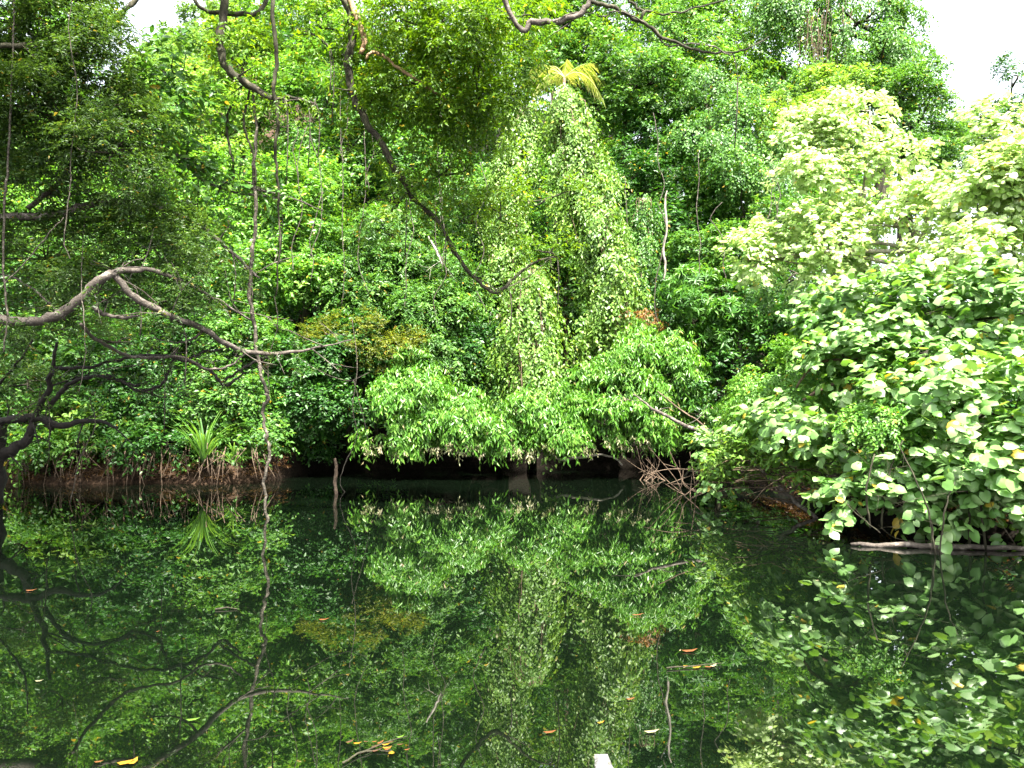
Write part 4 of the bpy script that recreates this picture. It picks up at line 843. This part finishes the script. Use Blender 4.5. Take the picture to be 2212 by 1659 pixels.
fallen(1408, 1583, 'pale', .13, 'large pale green leaf floating above and right of the white post', wr=.4, rot=.1)
fallen(1362, 1512, 'orange', .09, 'tan leaf floating up left of the large pale leaf', rot=.3)
fallen(418, 1557, 'green', .12, 'bright green leaf floating alone in the dark left water', rot=.15)
fallen(1188, 1584, 'orange', .11, 'orange brown leaf floating left above the white post', rot=.1)
fallen(1298, 1563, 'yellow', .07, 'small amber leaf between the tan leaf and the orange brown leaf', rot=.4)
fallen(68, 1277, 'orange', .16, 'orange leaf under the reflected black limb at the left', rot=.1)
fallen(85, 1473, 'pale', .08, 'pink brown leaf floating in the dark water at the left', rot=.1)
fallen(700, 1340, 'orange', .14, 'reddish leaf floating left of centre mid water', rot=.1)
fallen(865, 1594, 'green', .07, 'yellow green leaf at the right tip of the drifting debris', rot=.4)
fallen(845, 1630, 'yellow', .07, 'amber round leaf at the right of the drifting debris', wr=.7)
fallen(1490, 1408, 'orange', .18, 'rust coloured leaf left of the drifting twig', rot=.05)
fallen(1378, 1330, 'orange', .16, 'long rust leaf floating below the reflected drooping tree', wr=.2, rot=.05)
for i in range(16):
    fallen(815+r2.normal(0, 26), 1612+r2.normal(0, 9), ['orange', 'yellow', 'brown', 'brown', 'brown'][i % 5], r2.uniform(.04, .085), 'small dead leaf gathered in the drifting debris left of the white post', 'leaves in the drifting debris', rot=r2.normal(.2, .4))
for i in range(7):
    fallen(1515+r2.normal(0, 26), 1442+r2.normal(0, 4), ['yellow', 'orange', 'pale'][i % 3], r2.uniform(.05, .10), 'small yellowish leaf caught on the drifting twig at right', 'leaves on the drifting twig', rot=r2.normal(.1, .3))
for i in range(70):
    u = r2.uniform(20, 1780); v = 1052+abs(r2.normal(0, 150)); v = min(v, 1600)
    fallen(u, v, ['pale', 'brown', 'brown', 'pale', 'orange'][i % 5], r2.uniform(.025, .06), 'tiny leaf fleck floating on the dark river surface', 'tiny leaf flecks on the river', rot=r2.normal(0, .5))
def floatstick(label, pts, r):
    mb = MB(); w_ = []
    for u, v in pts:
        Yd = CAMZ/math.tan(math.atan((v-CV)/FPX)-PITCH); p = P(u, v, Yd); p[2] = .008; w_.append(p)
    mb.tube(w_, np.linspace(r, r*.4, len(w_)), 6, 4, .004); o = mb.build('floating_twig', M['bark'], None); tag(o, label, 'twig', 'floating twigs')
floatstick('long thin drifting twig at the right carrying yellowish leaves', [(1440, 1446), (1490, 1443), (1560, 1436)], .006)
floatstick('thin twig running through the drifting debris left of the white post', [(740, 1652), (790, 1625), (880, 1592)], .005)
floatstick('pale stick in the lower edge of the drifting debris', [(770, 1632), (810, 1624), (840, 1626)], .005)
floatstick('short pale stick floating left of the reflected liana', [(465, 1318), (490, 1316), (512, 1317)], .009)

# white plank end at the bottom edge: a tapered board rising from the water
t0 = P(1283, 1628, 3.0); t1 = P(1313, 1630, 3.0); d_ = np.array((.075, -.62, -.40))
mb = MB(); n = 7; V = []; F = []
for i in range(n):
    k = i/(n-1); c = (t0+t1)/2 + d_*k + np.array((.012*k, 0, 0)); hw = .027+.05*min(1, k*2.2); th = .016
    if i == 0: hw -= .003
    V += [c+np.array((-hw, 0, 0)), c+np.array((hw, 0, 0)), c+np.array((hw, -.012, -2*th)), c+np.array((-hw*1.02, -.012, -2*th))]
for i in range(n-1):
    for j in range(4): F.append((i*4+j, (i+1)*4+j, (i+1)*4+(j+1) % 4, i*4+(j+1) % 4))
F += [(0, 1, 2, 3), tuple(reversed(range(n*4-4, n*4)))]
mb.add(np.array(V), F); o = mb.build('white_plank', M['white'], None, False); tag(o, 'white painted plank end poking up out of the water at the bottom edge', 'plank')

# ================================================================== DISTANT HILL AND ITS FOREST
hx = np.linspace(-150, -10, 40); hy = np.linspace(120, 230, 30); HX, HY = np.meshgrid(hx, hy)
HZ = 88*np.exp(-((HX+70)/42)**2)*np.clip((HY-120)/75, 0, 1)**.9 + 3*np.sin(HX*.3)*np.sin(HY*.2) + 8
ii = np.arange(HX.size).reshape(HX.shape); qq = np.stack([ii[:-1, :-1], ii[:-1, 1:], ii[1:, 1:], ii[1:, :-1]], -1).reshape(-1, 4)
o = mesh_obj('hill', np.stack([HX, HY, HZ], -1).reshape(-1, 3), qq.ravel(), np.arange(len(qq))*4, M['soil'], None, True); o['kind'] = 'structure'
C = Crown(); rngh = np.random.RandomState(9)
for i in range(170):
    x = rngh.uniform(-110, -30); y = rngh.uniform(135, 200); z = 88*math.exp(-((x+70)/42)**2)*max(0, (y-120)/75)**.9+8
    C.blob((x, y, z+2), (5, 4, 4), 'farhill', rngh, cr=1.8, cover=.8)
o = C.build('distant_forest', M['far'], None); o['kind'] = 'stuff'; tag(o, 'forest, haze painted into its pale leaves, covering the far hill in the upper left gap', 'forest')

# ================================================================== LIGHT, SKY, CAMERA
SUN = np.array((.16, -.42, .86)); SUN /= np.linalg.norm(SUN)
ld = bpy.data.lights.new('sun', 'SUN'); ld.energy = 4.8; ld.angle = rad(2.0); ld.color = (1, .95, .86)
lo = bpy.data.objects.new('sun', ld); COL.objects.link(lo); lo.location = (0, 0, 40)
lo.rotation_euler = Vector(-SUN).to_track_quat('-Z', 'Y').to_euler()
wd_ = bpy.data.worlds.new('World'); scene.world = wd_; wd_.use_nodes = True
nt = wd_.node_tree; bg = nt.nodes['Background']; sk = nt.nodes.new('ShaderNodeTexSky'); sk.sky_type = 'NISHITA'; sk.sun_disc = False
sk.sun_elevation = math.asin(SUN[2]); hs = nt.nodes.new('ShaderNodeHueSaturation'); hs.inputs['Saturation'].default_value = .35; sk.sun_rotation = math.atan2(SUN[0], SUN[1]); sk.dust_density = 4; sk.air_density = 1.0; sk.ozone_density = 1
nt.links.new(sk.outputs['Color'], hs.inputs['Color']); nt.links.new(hs.outputs['Color'], bg.inputs['Color']); bg.inputs['Strength'].default_value = .13
cd = bpy.data.cameras.new('camera'); cam = bpy.data.objects.new('camera', cd); COL.objects.link(cam)
cd.sensor_width = 36; cd.lens = 36*FPX/2212; cd.clip_start = .05; cd.clip_end = 1200
cam.location = (0, 0, CAMZ); cam.rotation_euler = (math.pi/2+PITCH, 0, 0); scene.camera = cam
scene.view_settings.view_transform = 'Standard'; scene.view_settings.look = 'None'; scene.view_settings.exposure = 2.72; scene.view_settings.gamma = 1
scene.render.engine = 'CYCLES'
cy = scene.cycles; cy.max_bounces = 6; cy.diffuse_bounces = 3; cy.glossy_bounces = 3; cy.transmission_bounces = 3; cy.transparent_max_bounces = 4
cy.use_denoising = True; cy.sample_clamp_indirect = 6; cy.caustics_reflective = False; cy.caustics_refractive = False
print('LEAVES', NLEAF[0], 'OBJECTS', len(scene.objects))
